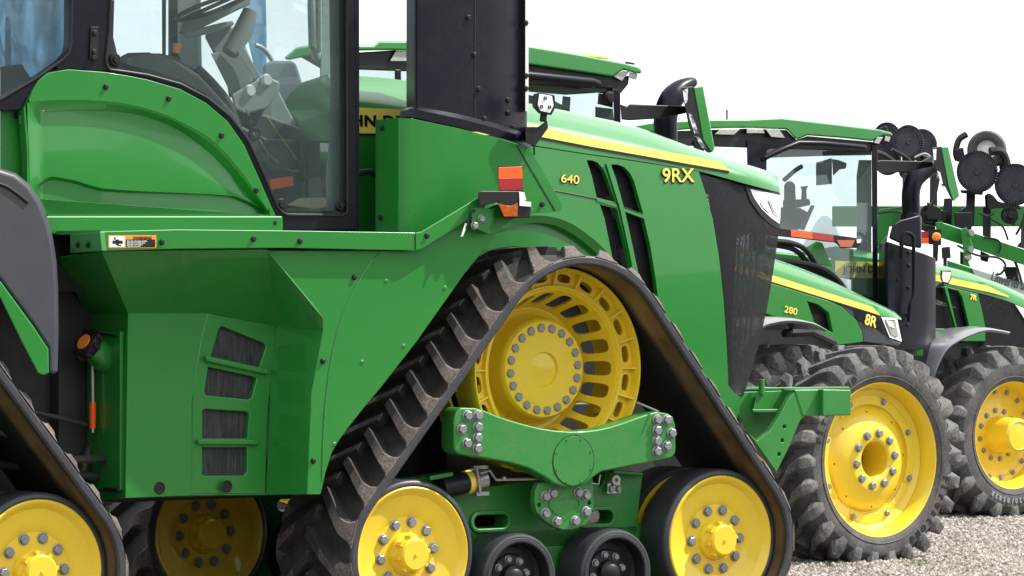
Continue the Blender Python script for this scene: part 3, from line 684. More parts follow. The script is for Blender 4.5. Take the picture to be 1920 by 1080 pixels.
# inner volume so that no light passes
bm = new(); box(bm, (XB+.12, YV+.06, .86), (A.p(580, 800, .3)[0], 1.0, 2.05)); box(bm, (XB+.10, YV+.5, .84), (XB+.3, 1.0, 2.05)); build("tank_inner", bm, DARK, TA)
boss = c2([(389, 587), (402, 590), (424, 594), (470, 602), (517, 610)], 2)+[(512, 680), (506, 740), (501, 800), (498, 926), (360, 927), (360, 840), (361, 757), (368, 690), (377, 637)]
slots = [[(417, 612), (496, 644), (499, 650), (487, 688), (397, 668), (398, 662), (411, 616)], [(391, 688), (478, 707), (481, 712), (472, 746), (465, 749), (387, 741), (384, 735)],
         [(384, 767), (463, 772), (467, 777), (464, 822), (380, 822), (380, 771)], [(380, 839), (463, 839), (463, 885), (458, 891), (384, 892), (380, 888)]]
bm = new(); plate(bm, A.P(boss, YV-.003), [A.P(v, YV-.003) for v in slots], .06)
vf = build("vent_frame", bm, GREEN, tank, bevel=.006, seg=3)
for q in ([(385, 667), (503, 692), (505, 699), (500, 702), (386, 677)], [(371, 824), (484, 824), (486, 829), (484, 834), (371, 833)]):
    bm = new(); hull(bm, [A.P(q, YV-.034), A.P(q, YV+.0)]); build("vent_louvre", bm, GREEN, tank, bevel=.006, seg=3)
bm = new(); prism(bm, A.P([(370, 600), (505, 640), (495, 905), (370, 905)], YV+.028), .01); build("vent_screen", bm, streak_mat(), tank)
for q in [(299, 915), (425, 912)]:
    bm = new(); lathe(bm, [(.034, -.002), (.030, -.006), (.026, -.002), (.012, -.001), (0, -.004)], 24, c=A.p(*q, YV-(.0 if q[0] < 360 else .03)))
    build("grommet", bm, BLKT, tank)
# rear access panel, filler neck, cap, gas strut
bm = new()
w0, w1 = A.px(166, 620, XB-.02), A.px(228, 628, XB-.02); z0 = A.px(166, 915, XB-.02)[2]
box(bm, (XB-.03, w1[1], z0), (XB-.004, w0[1], w0[2])); build("rear_access_panel", bm, GREEN, TA, bevel=.006)
bm = new(); tube(bm, [A.px(158, 619, XB-.04), A.px(218, 631, XB-.04)], .006, 8); build("panel_lip", bm, BLKT, TA); bm = new(); tube(bm, [A.px(195, 916, XB-.04), A.px(222, 918, XB-.04)], .008, 8); build("panel_lip", bm, BLKT, TA)
nk = [A.px(202, 672, XB), A.px(190, 664, XB-.05), A.px(170, 650, XB-.12)]
bm = new(); tube(bm, nk, .08, 28, radii=[.088, .078, .070]); fn = build("filler_neck", bm, GREEN, TA, bevel=.006)
d = (nk[2]-nk[1]).normalized(); bm = new(); tube(bm, [nk[2]-d*.01, nk[2]+d*.012, nk[2]+d*.04, nk[2]+d*.05], .08, 24, radii=[.070, .082, .082, .070])
fc = build("fuel_cap", bm, BLKT, TA, bevel=.003)
bm = new()
for k in range(8):
    a = R(45*k); u = d.orthogonal().normalized(); v = d.cross(u); q = nk[2]+(u*math.cos(a)+v*math.sin(a))*.082; tube(bm, [q, q+d*.045], .013, 8)
build("cap_grip", bm, BLKT, fc)
bm = new(); tube(bm, [nk[2]+d*.045, nk[2]+d*.058], .044, 20); build("orange_cap_centre", bm, ORGD, fc)
bm = new(); tube(bm, [A.px(173, 665, XB-.06), A.px(174, 757, XB-.06)], .014, 12); gs = build("gas_strut", bm, STEEL, TA)
bm = new(); tube(bm, [A.px(174, 754, XB-.06), A.px(174, 803, XB-.06)], .018, 12); build("orange_sleeve", bm, ORG, gs)
bm = new(); tube(bm, [A.px(174, 803, XB-.06), A.px(174, 811, XB-.06)], .013, 10); build("strut_end", bm, STEEL, gs)
# dark machinery in the articulation gap
bm = new()
box(bm, (XR+.55, .75, .6), (XB+.1, 1.3, 2.1))
for k in range(6):
    z = random.uniform(.9, 2.1); y = random.uniform(.45, .75); x = random.uniform(-5.0, XB-.1)
    tube(bm, curve([(x, y, z), (x+.2, y-.08, z-.1), (x+.35, y, z+random.uniform(-.4, .2)), (XB+.05, y+.1, z-.2)], 5), random.uniform(.014, .028), 8)
build("articulation_hoses", bm, ENG, TA)
# green guard panel over the rear of the track
YG = .0
guard = [(501, 469), (779, 470), (895, 399), (930, 382), (998, 385), (1000, 397), (985, 410), (958, 416), (945, 424), (917, 457), (868, 518), (782, 640), (715, 726), (680, 768), (654, 801), (636, 826), (623, 848), (611, 885), (602, 926), (576, 927), (584, 738), (606, 622), (606, 597)]
bm = new(); prism(bm, A.P(guard, YG+.02), .012); gd = build("track_guard", bm, GREEN, TA, bevel=.005, seg=2)
bm = new(); prism(bm, A.P([(905, 380), (1000, 385), (958, 418), (600, 927), (600, 480)], .98), .03); build("inner_guard", bm, ENG, TA)
# shallow pressed line and heads on the guard
bm = new(); tube(bm, [A.p(a, b, YG+.019) for a, b in c2([(712, 474), (690, 500), (664, 545), (640, 600), (624, 660), (612, 740), (606, 820), (604, 900)], 5)], .004, 6); build("pressed_line", bm, GREEN, gd)
for q in ((664, 520), (605, 677), (587, 864)):
    o = bolt(gd, A.p(*q, YG+.02), me=BLT_D, name="dark_bolt")
for q in ((724, 527), (834, 540), (757, 649), (679, 679), (627, 833)):
    bm = new(); lathe(bm, [(0, -.006), (.008, -.005), (.013, 0)], 12, c=A.p(*q, YG+.02)); build("stud", bm, GREEN, gd)
# walkway edge: rear return, long side bar, sloped bar
bm = new()
top, bot = [(187, 434), (330, 430), (528, 432), (779, 436)], [(191, 471), (330, 467), (528, 465), (779, 470)]
hull(bm, [A.P(top+bot[::-1], -.03), A.P(top+bot[::-1], .0)])
X0 = A.p(187, 450, -.03)[0]; q = [A.px(131, 440, X0), A.px(187, 434, X0), A.px(191, 471, X0), A.px(131, 475, X0)]
hull(bm, [q, [v+Vector((.03, 0, 0)) for v in q]])
ww = build("walkway_edge", bm, GREEN, TA, bevel=.005)
bm = new(); q = [(779, 436), (790, 434), (893, 372), (915, 372), (905, 400), (895, 402), (790, 468), (779, 470)]; hull(bm, [A.P(q, -.036), A.P(q, -.004)])
sb = build("sloped_edge_bar", bm, GREEN, TA, bevel=.006)
bolt(sb, A.p(800, 442, -.036), me=BLT_D, name="dark_bolt")
for q in ((303, 454), (475, 448), (562, 452)): bolt(ww, A.p(*q, -.03), me=BLT_D, name="dark_bolt")
for q in ((147, 459), (166, 459)): o = bolt(ww, A.px(*q, X0), me=BLT_D, name="dark_bolt"); o.rotation_euler = (0, 0, R(-90))
bm = new(); z = A.p(300, 430, -.03)[2]-.006; box(bm, (A.p(187, 434, 0)[0], -.01, z-.02), (A.p(779, 434, 0)[0], .55, z)); build("walkway_tread", bm, GREENC, TA)
# warning decal
wq = lambda a, b, c, d_, Y: [A.p(a, b, Y), A.p(c, b, Y), A.p(c, d_, Y), A.p(a, d_, Y)]
bm = new(); prism(bm, wq(203, 441, 293, 465, -.0315), .001); wd = build("warning_decal", bm, ORGD, TA)
bm = new(); prism(bm, wq(205, 443, 234, 463, -.0325), .001); build("decal_picture_panel", bm, WHITE, wd)
bm = new(); prism(bm, wq(236, 449, 291, 463.5, -.0325), .001); build("decal_text_panel", bm, BLKT, wd)
bm = new()
for a, b, c, e in ((211, 451, 218, 457), (223, 451, 230, 457), (217, 449, 223, 459), (214, 445, 217, 449), (220, 459, 227, 461)): prism(bm, wq(a, b, c, e, -.0332), .0005)
build("decal_pictogram", bm, BLKT, wd)
text("decal_word", "WARNING", .021, BLKT, wd, A.p(250, 448.4, -.0332), off=.0006, ext=.0004, sx=1.1)
for k in range(4): text("decal_small_print", "Stay clear of moving machine"[:28-k*3], .0098, WHITE, wd, A.p(238, 453+k*3.2, -.0332), off=.0003, ext=.0003, sx=1.05)

# ---------------------------------------------------------------- cab
YC = .52; YCF = 2*YM-YC
# quarter panel: loft of outlines from flange to raised face
qo = [(44, 204), (52, 190), (62, 168), (74, 150), (91, 136), (129, 130), (196, 135), (236, 141), (276, 149), (338, 167), (387, 193), (427, 227), (458, 271), (484, 329), (511, 391), (529, 428), (529, 440), (300, 440), (100, 440), (92, 430), (89, 404), (75, 372), (58, 351), (50, 280)]
bm = new(); plate(bm, A.P(qo, YC-.05), [A.P(c2([(51.5, 193.5), (90, 189.5), (130, 188.5), (190, 190.5), (240, 196.5), (300, 212.5), (340, 230.5), (385, 254.5), (420, 285.5), (450, 320.5), (480, 362.5), (505, 400)], 3)+[(505, 403), (60, 403), (51.5, 353)], YC-.05)], .07); qp = build("quarter_panel", bm, GREEN, TA, bevel=.006)
L0 = c2([(51, 193), (90, 189), (130, 188), (190, 190), (240, 196), (300, 212), (340, 230), (385, 254), (420, 285), (450, 320), (480, 362), (506, 400)], 3)
L1 = c2([(51, 206), (72, 212), (120, 209), (170, 208), (220, 210), (262, 216), (320, 236), (362, 262), (400, 294), (436, 332), (470, 372), (506, 401)], 3)
L3 = [(51, 356), (66, 350), (88, 333), (100, 331), (140, 338), (165, 346), (190, 353), (240, 357), (300, 360), (395, 364), (440, 368), (470, 380), (506, 402)]
XS = [51+455*i/70 for i in range(71)]; y0_, y1_, y3_ = interp(L0, XS), interp(L1, XS), interp(L3, XS)
def rowq(ys, off):
    o = []; 
    for x, y in zip(XS, ys):
        k = max(0, min(1, (75-x)/20)); e = off*(1-k)-.05*k; o.append(A.p(x, y, YC+e))
    return o
bm = new()
dr = [6*max(0, min(1, (450-x)/260)) for x in XS]
strip_rows(bm, [rowq(y0_, -.05), rowq([a+.25*(b-a) for a, b in zip(y0_, y1_)], -.046), rowq(y1_, -.006), rowq([a*.8+b*.2 for a, b in zip(y1_, y3_)], -.008), rowq([a*.5+b*.5 for a, b in zip(y1_, y3_)], -.015), rowq([a*.15+b*.85 for a, b in zip(y1_, y3_)], -.018), rowq(y3_, -.017), rowq([a+d for a, d in zip(y3_, dr)], .012), rowq([max(403, a+d+.5) for a, d in zip(y3_, dr)], .006)])
build("panel_inner_face", bm, GREEN, qp, ang=30)
for q in ((198, 163), (316, 185), (415, 254), (480, 357), (514, 418)):
    bolt(qp, A.p(*q, YC-.05), me=BLT_D, name="dark_bolt")
# rear post panel left of it
bm = new(); hull(bm, [A.P([(0, 206), (42, 203), (48, 352), (52, 440), (0, 440)], YC+.04), A.P([(0, 206), (42, 203), (48, 352), (52, 440), (0, 440)], YC+.4)]); build("rear_side_panel", bm, GREEN, TA, bevel=.008)
bm = new(); hull(bm, [A.P([(36, 216), (52, 215), (52, 234), (36, 234)], YC-.02), A.P([(36, 216), (52, 215), (52, 234), (36, 234)], YC+.06)]); build("panel_latch", bm, GREEN, TA, bevel=.004)
bolt(TA, A.p(29, 217, YC+.04), me=BLT_D, name="dark_bolt")
bm = new(); box(bm, (A.p(60, 440, YC)[0], YC+.02, A.p(60, 440, YC)[2]-.3), (A.p(668, 440, YC)[0], YCF, A.p(60, 440, YC)[2]+.04)); build("cab_floor", bm, DARK, TA)
bm = new(); hull(bm, [A.P([(85, 405), (530, 405), (530, 440), (85, 440)], YC-.06), A.P([(85, 405), (530, 405), (530, 440), (85, 440)], YC+.02)]); build("lower_sill", bm, GREEN, TA, bevel=.01)

TOP = -110      # the cab goes on above the picture
door = [(207, TOP), (207, 0), (204, 60), (198, 108), (199, 122), (206, 131), (236, 135), (276, 141), (338, 158), (388, 184), (430, 218), (464, 262), (492, 322), (520, 388), (527, 397), (538, 403), (640, 404), (650, 400), (652, 392), (650, 0), (648, TOP)]
rearw = [(-170, TOP), (140, TOP), (134, 0), (133, 80), (130, 98), (118, 112), (66, 148), (0, 187), (-170, 260)]
frame_o = [(-200, TOP-25), (662, TOP-25), (666, 0), (670, 250), (671, 432), (529, 432), (511, 391), (484, 329), (458, 271), (427, 227), (387, 193), (338, 167), (276, 149), (196, 135), (129, 130), (91, 136), (71, 153), (58, 178), (40, 206), (0, 208), (-200, 300)]
bm = new(); plate(bm, A.P(frame_o, YC-.03), [A.P(door, YC-.03), A.P(rearw, YC-.03)], .09)
cf = build("cab_frame", bm, BLK, TA, bevel=.010, seg=3)
def inset(pts, k, c): return [(x+(c[0]-x)*k, y+(c[1]-y)*k) for x, y in pts]
for nm, o, c in (("door_seal", door, (470, 60)), ("window_seal", rearw, (-20, 0))):
    P3 = A.P(o, YC-.03); bm = new(); tube(bm, P3+[P3[0]], .009, 8, cap=False); build(nm, bm, BLKT, cf)
bm = new(); prism(bm, A.P(door, YC+.0), .006); dg = build("door_glass", bm, GLASS, TA)
bm = new(); prism(bm, A.P(rearw, YC+.0), .006); build("rear_quarter_glass", bm, GLASS, TA)
# dark printed band along the curved lower edge and front edge
di = [(x, y) for x, y in door]
inn = [(214, TOP), (214, 0), (212, 70), (222, 112), (236, 120), (250, 124), (276, 130), (290, 133), (338, 150), (385, 176), (420, 212), (452, 258), (482, 322), (516, 380), (530, 390), (545, 395), (620, 396), (630, 390), (636, 380), (636, 0), (636, TOP)]
bm = new(); V = [[bm.verts.new(p) for p in A.P(l, YC+.008)] for l in (di, inn)]
for i in range(1, len(di)-1): face(bm, (V[0][i], V[0][i+1], V[1][i+1], V[1][i]))
build("printed_band", bm, BLKT, dg, solid=.002)
for q in ((215, 112), (526, 384), (638, 384)):
    bm = new(); lathe(bm, [(0, -.022), (.016, -.022), (.020, -.012), (.030, -.012), (.036, -.004), (.036, .004)], 24, c=A.p(*q, YC)); build("hinge_cap", bm, BLKT, dg)
bm = new(); q = [(170, 50), (185, 50), (184, 112), (168, 112)]; hull(bm, [A.P(q, YC-.034), A.P(q, YC-.04)]); hp = build("hinge_plate", bm, BLKT, cf, bevel=.003)
for q in ((177, 62), (176, 98), (175, 108)): bolt(hp, A.p(*q, YC-.04), me=BLT_D, name="dark_bolt")
# far side of the cab
bm = new(); X = lambda px: A.p(px, 200, YC)[0]; Z = lambda py: A.p(400, py, YC)[2]
zt, zb = Z(TOP), Z(440)
for a, b in ((-200, -150), (128, 206), (640, 671)): box(bm, (X(a), YCF-.05, zb), (X(b), YCF, zt))
box(bm, (X(-200), YCF-.05, zb), (X(671), YCF, zb+.15)); box(bm, (X(-200), YC, zt), (X(671), YCF, zt+.1))
box(bm, (X(671)-.06, YC-.02, zb), (X(671), YC+.05, zt)); box(bm, (X(-200), YC-.02, zb+.6), (X(-190), YC+.05, zt))
box(bm, (X(-200), YC, zb+.4), (X(-190), YCF, zb+.9))
build("cab_far_frame", bm, BLK, TA, bevel=.008)
bm = new(); box(bm, (X(-200), YCF-.03, zb), (X(668), YCF-.024, zt)); build("far_glass", bm, GLASS2, TA)
bm = new(); box(bm, (X(668), YC+.05, zb), (X(668)+.006, YCF-.05, zt)); build("windscreen", bm, GLASS2, TA)
bm = new(); box(bm, (X(-230), YC-.1, zt+.1), (X(700), YCF+.1, zt+.34)); build("cab_roof", bm, GREEN, TA, bevel=.05, seg=4)
# cab interior
def solidq(bm, q, Y0, Y1, mi=0): hull(bm, [A.P(q, Y0), A.P(q, Y1)], mi=mi)
bm = new(); solidq(bm, [(433, 178), (497, 141), (525, 154), (523, 172), (500, 205), (460, 215), (440, 205)], 1.15, 1.40); cs = build("armrest_console", bm, GREY, TA, bevel=.015, seg=3)
for q in ((468, 170), (499, 150)):
    bm = new(); lathe(bm, [(0, -.02), (.028, -.02), (.036, 0)], 20, c=A.p(*q, 1.15)); build("control_knob", bm, WHITE, cs)
bm = new(); solidq(bm, [(430, 186), (448, 208), (500, 214), (560, 240), (575, 262), (560, 380), (520, 385), (470, 300), (440, 240)], 1.20, 1.5); build("side_console", bm, GREYD, TA, bevel=.02)
bm = new(); solidq(bm, [(468, 172), (523, 172), (548, 220), (600, 262), (598, 400), (560, 400), (560, 262), (520, 232), (450, 208)], 1.42, 1.5); build("console_wing", bm, GREY, TA, bevel=.01)
bm = new(); solidq(bm, [(494, 120), (510, 114), (550, 114), (556, 122), (568, 160), (585, 190), (592, 270), (520, 240), (505, 190), (490, 170)], 1.62, 1.78); build("front_monitor_housing", bm, SEAT, TA, bevel=.02)
bm = new(); tube(bm, [A.p(430, 100, 1.5), A.p(455, 60, 1.5), A.p(470, 20, 1.5)], .05, 14, radii=[.05, .06, .045]); solidq(bm, [(440, 90), (455, 85), (490, 145), (478, 150)], 1.45, 1.55); solidq(bm, [(395, 100), (410, 98), (440, 130), (460, 190), (445, 200)], 1.5, 1.6)
build("steering_column", bm, GREY, TA, bevel=.004)
bm = new(); c = A.p(398, 12, 1.5); pts = [c+Vector((.22*math.cos(t)*.9, .22*math.sin(t), .22*math.cos(t)*.38)) for t in [2*math.pi*k/32 for k in range(33)]]; tube(bm, pts, .013, 8, cap=False); tube(bm, [pts[0], pts[16]], .012, 8)
build("steering_wheel", bm, GREYD, TA)
for y0, q in ((2.2, [(600, TOP), (636, TOP), (630, 200), (612, 300), (618, 395), (600, 395), (598, 240), (604, 0)]), (2.25, [(330, TOP), (375, TOP), (378, 100), (380, 170), (352, 140), (333, 100)])):
    bm = new(); solidq(bm, q, y0, y0+.08); build("inner_post", bm, GREY, TA, bevel=.008)
bm = new(); tube(bm, [A.p(583, TOP, 2.0), A.p(584, 0, 2.0), A.p(586, 85, 2.0), A.p(594, 108, 2.05)], .025, 10); tube(bm, [A.p(598, TOP, 2.0), A.p(598, 100, 2.0)], .02, 8); build("grab_rail", bm, STEEL, TA)
bm = new(); tube(bm, curve([A.p(478, 84, 1.8), A.p(492, 90, 1.8), A.p(505, 105, 1.8), A.p(515, 125, 1.8)], 4), .014, 8); build("handle_loop", bm, STEEL, TA)
# operator seat under blue wrap at the rear, dark seat base parts
bm = new(); bmesh.ops.create_icosphere(bm, subdivisions=5, radius=1)
from mathutils import noise as mn
c = A.p(85, 0, 1.35)
for v in bm.verts:
    p = v.co.copy(); s = 1+.13*mn.noise(p*2.3)+.05*mn.noise(p*9)
    v.co = c+Vector((p[0]*.27*s*(1+.25*p[2]*-1), p[1]*.33*s, p[2]*.60*s))
build("wrapped_seat_back", bm, WRAP, TA, ang=180)
bm = new(); solidq(bm, [(0, 125), (40, 120), (60, 150), (0, 185)], 1.2, 1.6); solidq(bm, [(10, 30), (20, 30), (22, 190), (8, 190)], 1.9, 1.95); build("seat_lever", bm, GREYD, TA, bevel=.01)
bm = new(); pts = [(222, 108), (240, 99), (280, 98), (292, 106), (330, 112), (360, 124), (390, 146), (400, 158), (380, 156), (340, 150), (280, 134), (230, 124)]; solidq(bm, pts, 1.05, 1.6); build("seat_base", bm, GREYD, TA, bevel=.02)
bm = new(); tube(bm, curve([A.p(285, 122, 1.0), A.p(300, 108, 1.0), A.p(330, 112, 1.0), A.p(345, 130, 1.0)], 5), .014, 8); tube(bm, curve([A.p(370, 130, 1.0), A.p(400, 160, 1.0), A.p(430, 200, 1.0), A.p(450, 260, 1.0)], 5), .03, 8); build("cable_loop", bm, GREYD, TA)
bm = new(); solidq(bm, [(303, TOP), (312, TOP), (311, 108), (304, 108)], 1.9, 1.95); solidq(bm, [(318, 0), (330, 0), (332, 68), (318, 70)], 1.95, 2.0); build("seat_belt_post", bm, GREYD, TA)
bm = new(); tube(bm, [A.p(329, 100, 1.0), A.p(333, 82, 1.0)], .022, 12, radii=[.016, .026]); build("orange_lever_knob", bm, ORGD, TA, bevel=.004)
bm = new(); tube(bm, [A.p(512, 318, 1.1), A.p(532, 312, 1.02)], .032, 18); hb = build("door_handle", bm, GREYD, TA, bevel=.004)
bm = new(); tube(bm, [A.p(482, 300, 1.05), A.p(506, 302, 1.0)], .035, 14, radii=[.03, .04]); build("grip", bm, GREYD, TA, bevel=.004)
bm = new(); solidq(bm, [(506, 336), (549, 330), (550, 348), (504, 357)], 1.04, 1.05); build("red_label", bm, ORG, TA)
bm = new(); solidq(bm, [(440, 230), (500, 260), (552, 262), (562, 390), (520, 392), (470, 310)], 1.12, 1.18); build("door_lower_trim", bm, GREYD, TA, bevel=.02)
bm = new(); solidq(bm, [(585, 295), (600, 297), (602, 360), (588, 368)], 1.5, 1.52); solidq(bm, [(556, 350), (580, 335), (600, 332), (606, 370), (560, 372)], 1.4, 1.5); build("white_document_pouch", bm, WHITE, TA)
bm = new(); solidq(bm, [(538, 384), (560, 372), (615, 370), (618, 386), (590, 392)], 1.0, 1.3)
pm = build("floor_mat", bm, PAPER, TA)

# ---------------------------------------------------------------- exhaust and air tower, engine side box
YT = .34
def face_block(bm, faces, mi=0):
    for f in faces: sub(bm, f)
tw = []
for (x0, y0), Y in (((762, 0), YT+.22), ((780, 0), YT), ((918, 0), YT), ((985, 0), YT+.10), ((989, 0), YT+.14)): tw.append((x0, Y))
topY = -110
botY = [200, 206, 240, 262, 266]
bm = new(); up = [A.p(x, topY, Y) for x, Y in tw]; dn = [A.p(x, b, Y) for (x, Y), b in zip(tw, botY)]
bk = [Vector((up[-1][0]+.02, .90, 0)), Vector((up[0][0]+.32, .90, 0))]
U = up+[Vector((v[0], v[1], up[0][2])) for v in bk]; D = dn+[Vector((v[0], v[1], dn[2][2])) for v in bk]
for i, v in enumerate(U): v[2] = up[0][2]
hull(bm, [D, U]); tower = build("exhaust_tower", bm, BLK, TA, bevel=.012, seg=3)
bm = new(); a = [A.p(986, topY, YT+.098), A.p(986, 205, YT+.098)]; q = [(985.2, topY), (991, topY), (991, 210), (985.2, 208)]; hull(bm, [A.P(q, YT+.06), A.P(q, YT+.10)]); build("light_edge_trim", bm, WHITE, tower)
bm = new(); q = [(890, topY), (892, topY), (892, 236), (890, 235)]; hull(bm, [A.P(q, YT-.002), A.P(q, YT+.01)]); build("tower_seam", bm, DARK, tower)
bm = new(); q = [(777, topY), (780, topY), (780, 204), (777, 205)]; hull(bm, [A.P(q, YT-.004), A.P(q, YT+.02)]); build("corner_bead", bm, BLK, tower)
for q, y in (((878, 33), YT), ((889, 103), YT), ((897, 167), YT), ((908, 223), YT), ((952, 188), YT+.05), ((952, 212), YT+.05), ((962, 239), YT+.065)): bolt(tower, A.p(*q, y), me=BLT_D, name="dark_bolt")
for q in ((986, 43), (986, 142), (986, 166)): bolt(tower, A.p(*q, YT+.06), me=BLT_D, name="dark_bolt")
# flared black base of the tower
bm = new(); lo = [(748, 220), (765, 219), (780, 221), (860, 238), (933, 256), (975, 270), (998, 280)]; mi_ = [(752, 208), (768, 204), (784, 206), (860, 222), (933, 241), (975, 254), (990, 262)]; hi = [(762, 203), (776, 197), (787, 200), (860, 214), (930, 231), (970, 244), (984, 252)]
yy = [YT+.20, YT+.05, YT-.04, YT-.05, YT-.05, YT+.02, YT+.10]
strip_rows(bm, [[A.p(x, y, Y) for (x, y), Y in zip(l, [v+d_ for v in yy])] for l, d_ in ((lo, 0), (mi_, 0), (hi, .045))]); build("tower_base_flare", bm, BLK, TA, solid=.01, ang=50)
# engine side box
YX = .28
bm = new()
xr_ = A.p(770, 300, YX)[0]
sd_ = [(770, 222), (860, 241), (933, 259), (960, 268), (995, 279), (1018, 320), (1055, 386), (1050, 396), (1004, 400), (960, 416), (870, 470), (770, 470)]
t1, t2 = A.p(704, 225, YX+.26), A.p(747, 221, YX+.03); b1, b2 = A.p(704, 450, YX+.26), A.p(747, 450, YX+.03)
out_ = A.P(sd_, YX)
n0 = len(out_)+4; V0 = [bm.verts.new(v) for v in [t1, t2]+out_+[b2, b1]]; V1 = [bm.verts.new(Vector((v[0]+((YH-.03-v[1])*.80 if i_ in (0, 1, n0-1, n0-2) else (.25 if i_ in (2, n0-3) else 0)), YH-.03, v[2]))) for i_, v in enumerate([t1, t2]+out_+[b2, b1])]
n = len(V0); face(bm, V0[2:n-2]); face(bm, (V0[1], V0[2], V0[n-3], V0[n-2])); face(bm, (V0[0], V0[1], V0[n-2], V0[n-1]))
for i in range(n): face(bm, (V0[i], V0[(i+1) % n], V1[(i+1) % n], V1[i]))
face(bm, V1)
sbx = build("engine_side_box", bm, GREEN, TA, bevel=.016, seg=4)
bm = new(); q = [(967, 272), (969.5, 272), (1042, 394), (1039.5, 396)]; hull(bm, [A.P(q, YX-.002), A.P(q, YX+.01)]); build("hatch_seam", bm, DARK, sbx)
for q in ((715, 240), (712, 408)): bolt(sbx, A.p(*q, YX+.18), me=BLT_D, name="dark_bolt")
bolt(sbx, A.p(1016, 383, YX), me=BLT_D, name="dark_bolt")
# dark gap between cab and box
bm = new(); solidq(bm, [(672, 285), (706, 285), (706, 432), (672, 432)], 1.0, 1.1); build("gap_machinery", bm, ENG, TA)
bm = new(); tube(bm, [A.p(668, 325, .8), A.p(695, 322, .8), A.p(704, 330, .8)], .02, 8); build("gap_hose", bm, ENG, TA)

# ---------------------------------------------------------------- lamps on the near side
YL = -.05
bm = new(); q = [(896, 362), (900, 358), (980, 358), (984, 366), (980, 388), (938, 388), (934, 378), (898, 388)]; solidq(bm, q, YL-.05, YL+.05)
q = [(932, 376), (996, 378), (994, 408), (944, 411)]; solidq(bm, q, YL-.04, YL+.04)
ml = build("marker_lamp_housing", bm, BLKT, TA, bevel=.006)
bm = new(); q = c2([(934, 381), (942, 384), (952, 386), (962, 385), (971, 380)], 2)+[(970, 406), (945, 406)]; solidq(bm, q, YL-.052, YL-.03); build("amber_lens", bm, AMB, ml, bevel=.002)
bm = new(); q = [(974, 372), (984, 374), (984, 378), (996, 379), (995, 388), (974, 386)]; solidq(bm, q, YL-.056, YL-.03); q=[(973,360),(983,361),(987,376),(974,374)]; solidq(bm, q, YL-.055, YL-.03); build("clear_side_lens", bm, LENS, ml, bevel=.002)
bm = new(); solidq(bm, [(935, 335), (980, 334), (980, 356), (936, 357)], YL-.02, YL-.012); rf_ = build("red_reflector", bm, RED, TA, bevel=.001)
bm = new(); solidq(bm, [(935, 314), (979, 312), (980, 334), (935, 335)], YL-.02, YL-.012); build("orange_reflector", bm, ORG, TA, bevel=.001)
bm = new(); solidq(bm, [(934, 312), (980, 311), (981, 362), (935, 362)], YL-.012, YL-.004); build("reflector_plate", bm, BLKT, TA)
bm = new(); solidq(bm, [(884, 390), (928, 391), (914, 438), (884, 425)], -.05, -.04); sub(bm, [A.p(914, 392, -.05), A.p(930, 391, -.05), A.p(920, 436, .02), A.p(914, 438, -.05)]); lb = build("lamp_bracket", bm, GREEN, TA, bevel=.003)
for q in ((902, 410), (889, 423)): bolt(lb, A.p(*q, -.05), me=BOLTS, name="small_bolt")
bm = new(); tube(bm, curve([A.p(890, 394, -.06), A.p(882, 400, -.06), A.p(878, 415, -.06), A.p(872, 428, -.06)], 4), .008, 8); build("lamp_cable", bm, BLKT, TA)
bm = new(); solidq(bm, [(872, 418), (877, 420), (868, 443), (864, 444)], -.066, -.064); build("white_tag", bm, WHITE, TA)
# work lamp on the tower
YW = .20
bm = new(); q = [(1000, 176), (1012, 173), (1040, 178), (1042, 200), (1034, 216), (1010, 213), (998, 200)]
hull(bm, [A.P(inset(q, .3, (1012, 195)), YW+.08), A.P(q, YW+.02), A.P(q, YW-.02)]); wl = build("work_lamp", bm, BLKT, TA, bevel=.005)
bm = new(); q = [(1011, 176), (1035, 180), (1038, 198), (1031, 212), (1013, 208), (1008, 196)]; solidq(bm, q, YW-.026, YW-.015); build("lamp_lens", bm, LENS, wl, bevel=.003)
bm = new()
for q in ((1022, 184), (1015, 200), (1030, 201)): lathe(bm, [(.007, -.003), (.009, -.008), (.011, 0)], 12, c=A.p(*q, YW-.026))
build("led_ring", bm, BLKT, wl)
bm = new(); tube(bm, [A.p(1020, 212, YW+.02), A.p(1018, 228, YW+.02)], .02, 12); solidq(bm, [(984, 240), (1008, 238), (1026, 226), (1028, 240), (1003, 274), (986, 268)], YW+.01, YW+.03); solidq(bm, [(986, 238), (1004, 238), (1002, 262), (986, 262)], YW+.03, YT+.12)
tube(bm, [A.p(1001, 270, YW+.02), A.p(1002, 290, YW+.06)], .006, 6)
build("lamp_bracket", bm, BLKT, TA, bevel=.003)

# ---------------------------------------------------------------- rear unit fender at the left
YR = -.02
fo = [(-330, 330), (-200, 312), (-80, 306), (0, 315), (30, 325), (55, 345), (75, 375), (90, 410), (99, 445), (106, 490), (109, 540), (110, 620), (108, 701), (92, 702), (91, 652), (60, 606), (0, 524), (-60, 455), (-140, 400), (-330, 390)]
bm = new()
c_f = (20, 480)
hull(bm, [A.P(fo, YR+.50), A.P(fo, YR+.05), A.P([(x+(0 if i > 11 else -3), y+(0 if i > 11 else 4)) for i, (x, y) in enumerate(fo)], YR)])
build("rear_fender", bm, PLAST, TA, bevel=.02, seg=3, ang=40)
bm = new(); tube(bm, A.P(c2([(-60, 335), (0, 345), (30, 362), (52, 380)], 4), YR-.002), .010, 8); build("fender_crease", bm, BLKT, TA)
gs_ = [(-140, 402), (-60, 457), (0, 526), (60, 608), (91, 654), (92, 700), (82, 704), (71, 700), (40, 640), (0, 558), (-60, 480), (-140, 412)]
bm = new(); hull(bm, [A.P(gs_, YR-.01), A.P(gs_, YR+.12)]); build("fender_green_trim", bm, GREEN, TA, bevel=.008, seg=2)

bm = new(); box(bm, (XR-3.0, .85, .5), (XR+.55, 1.9, 2.2)); build("rear_body", bm, ENG, TA)

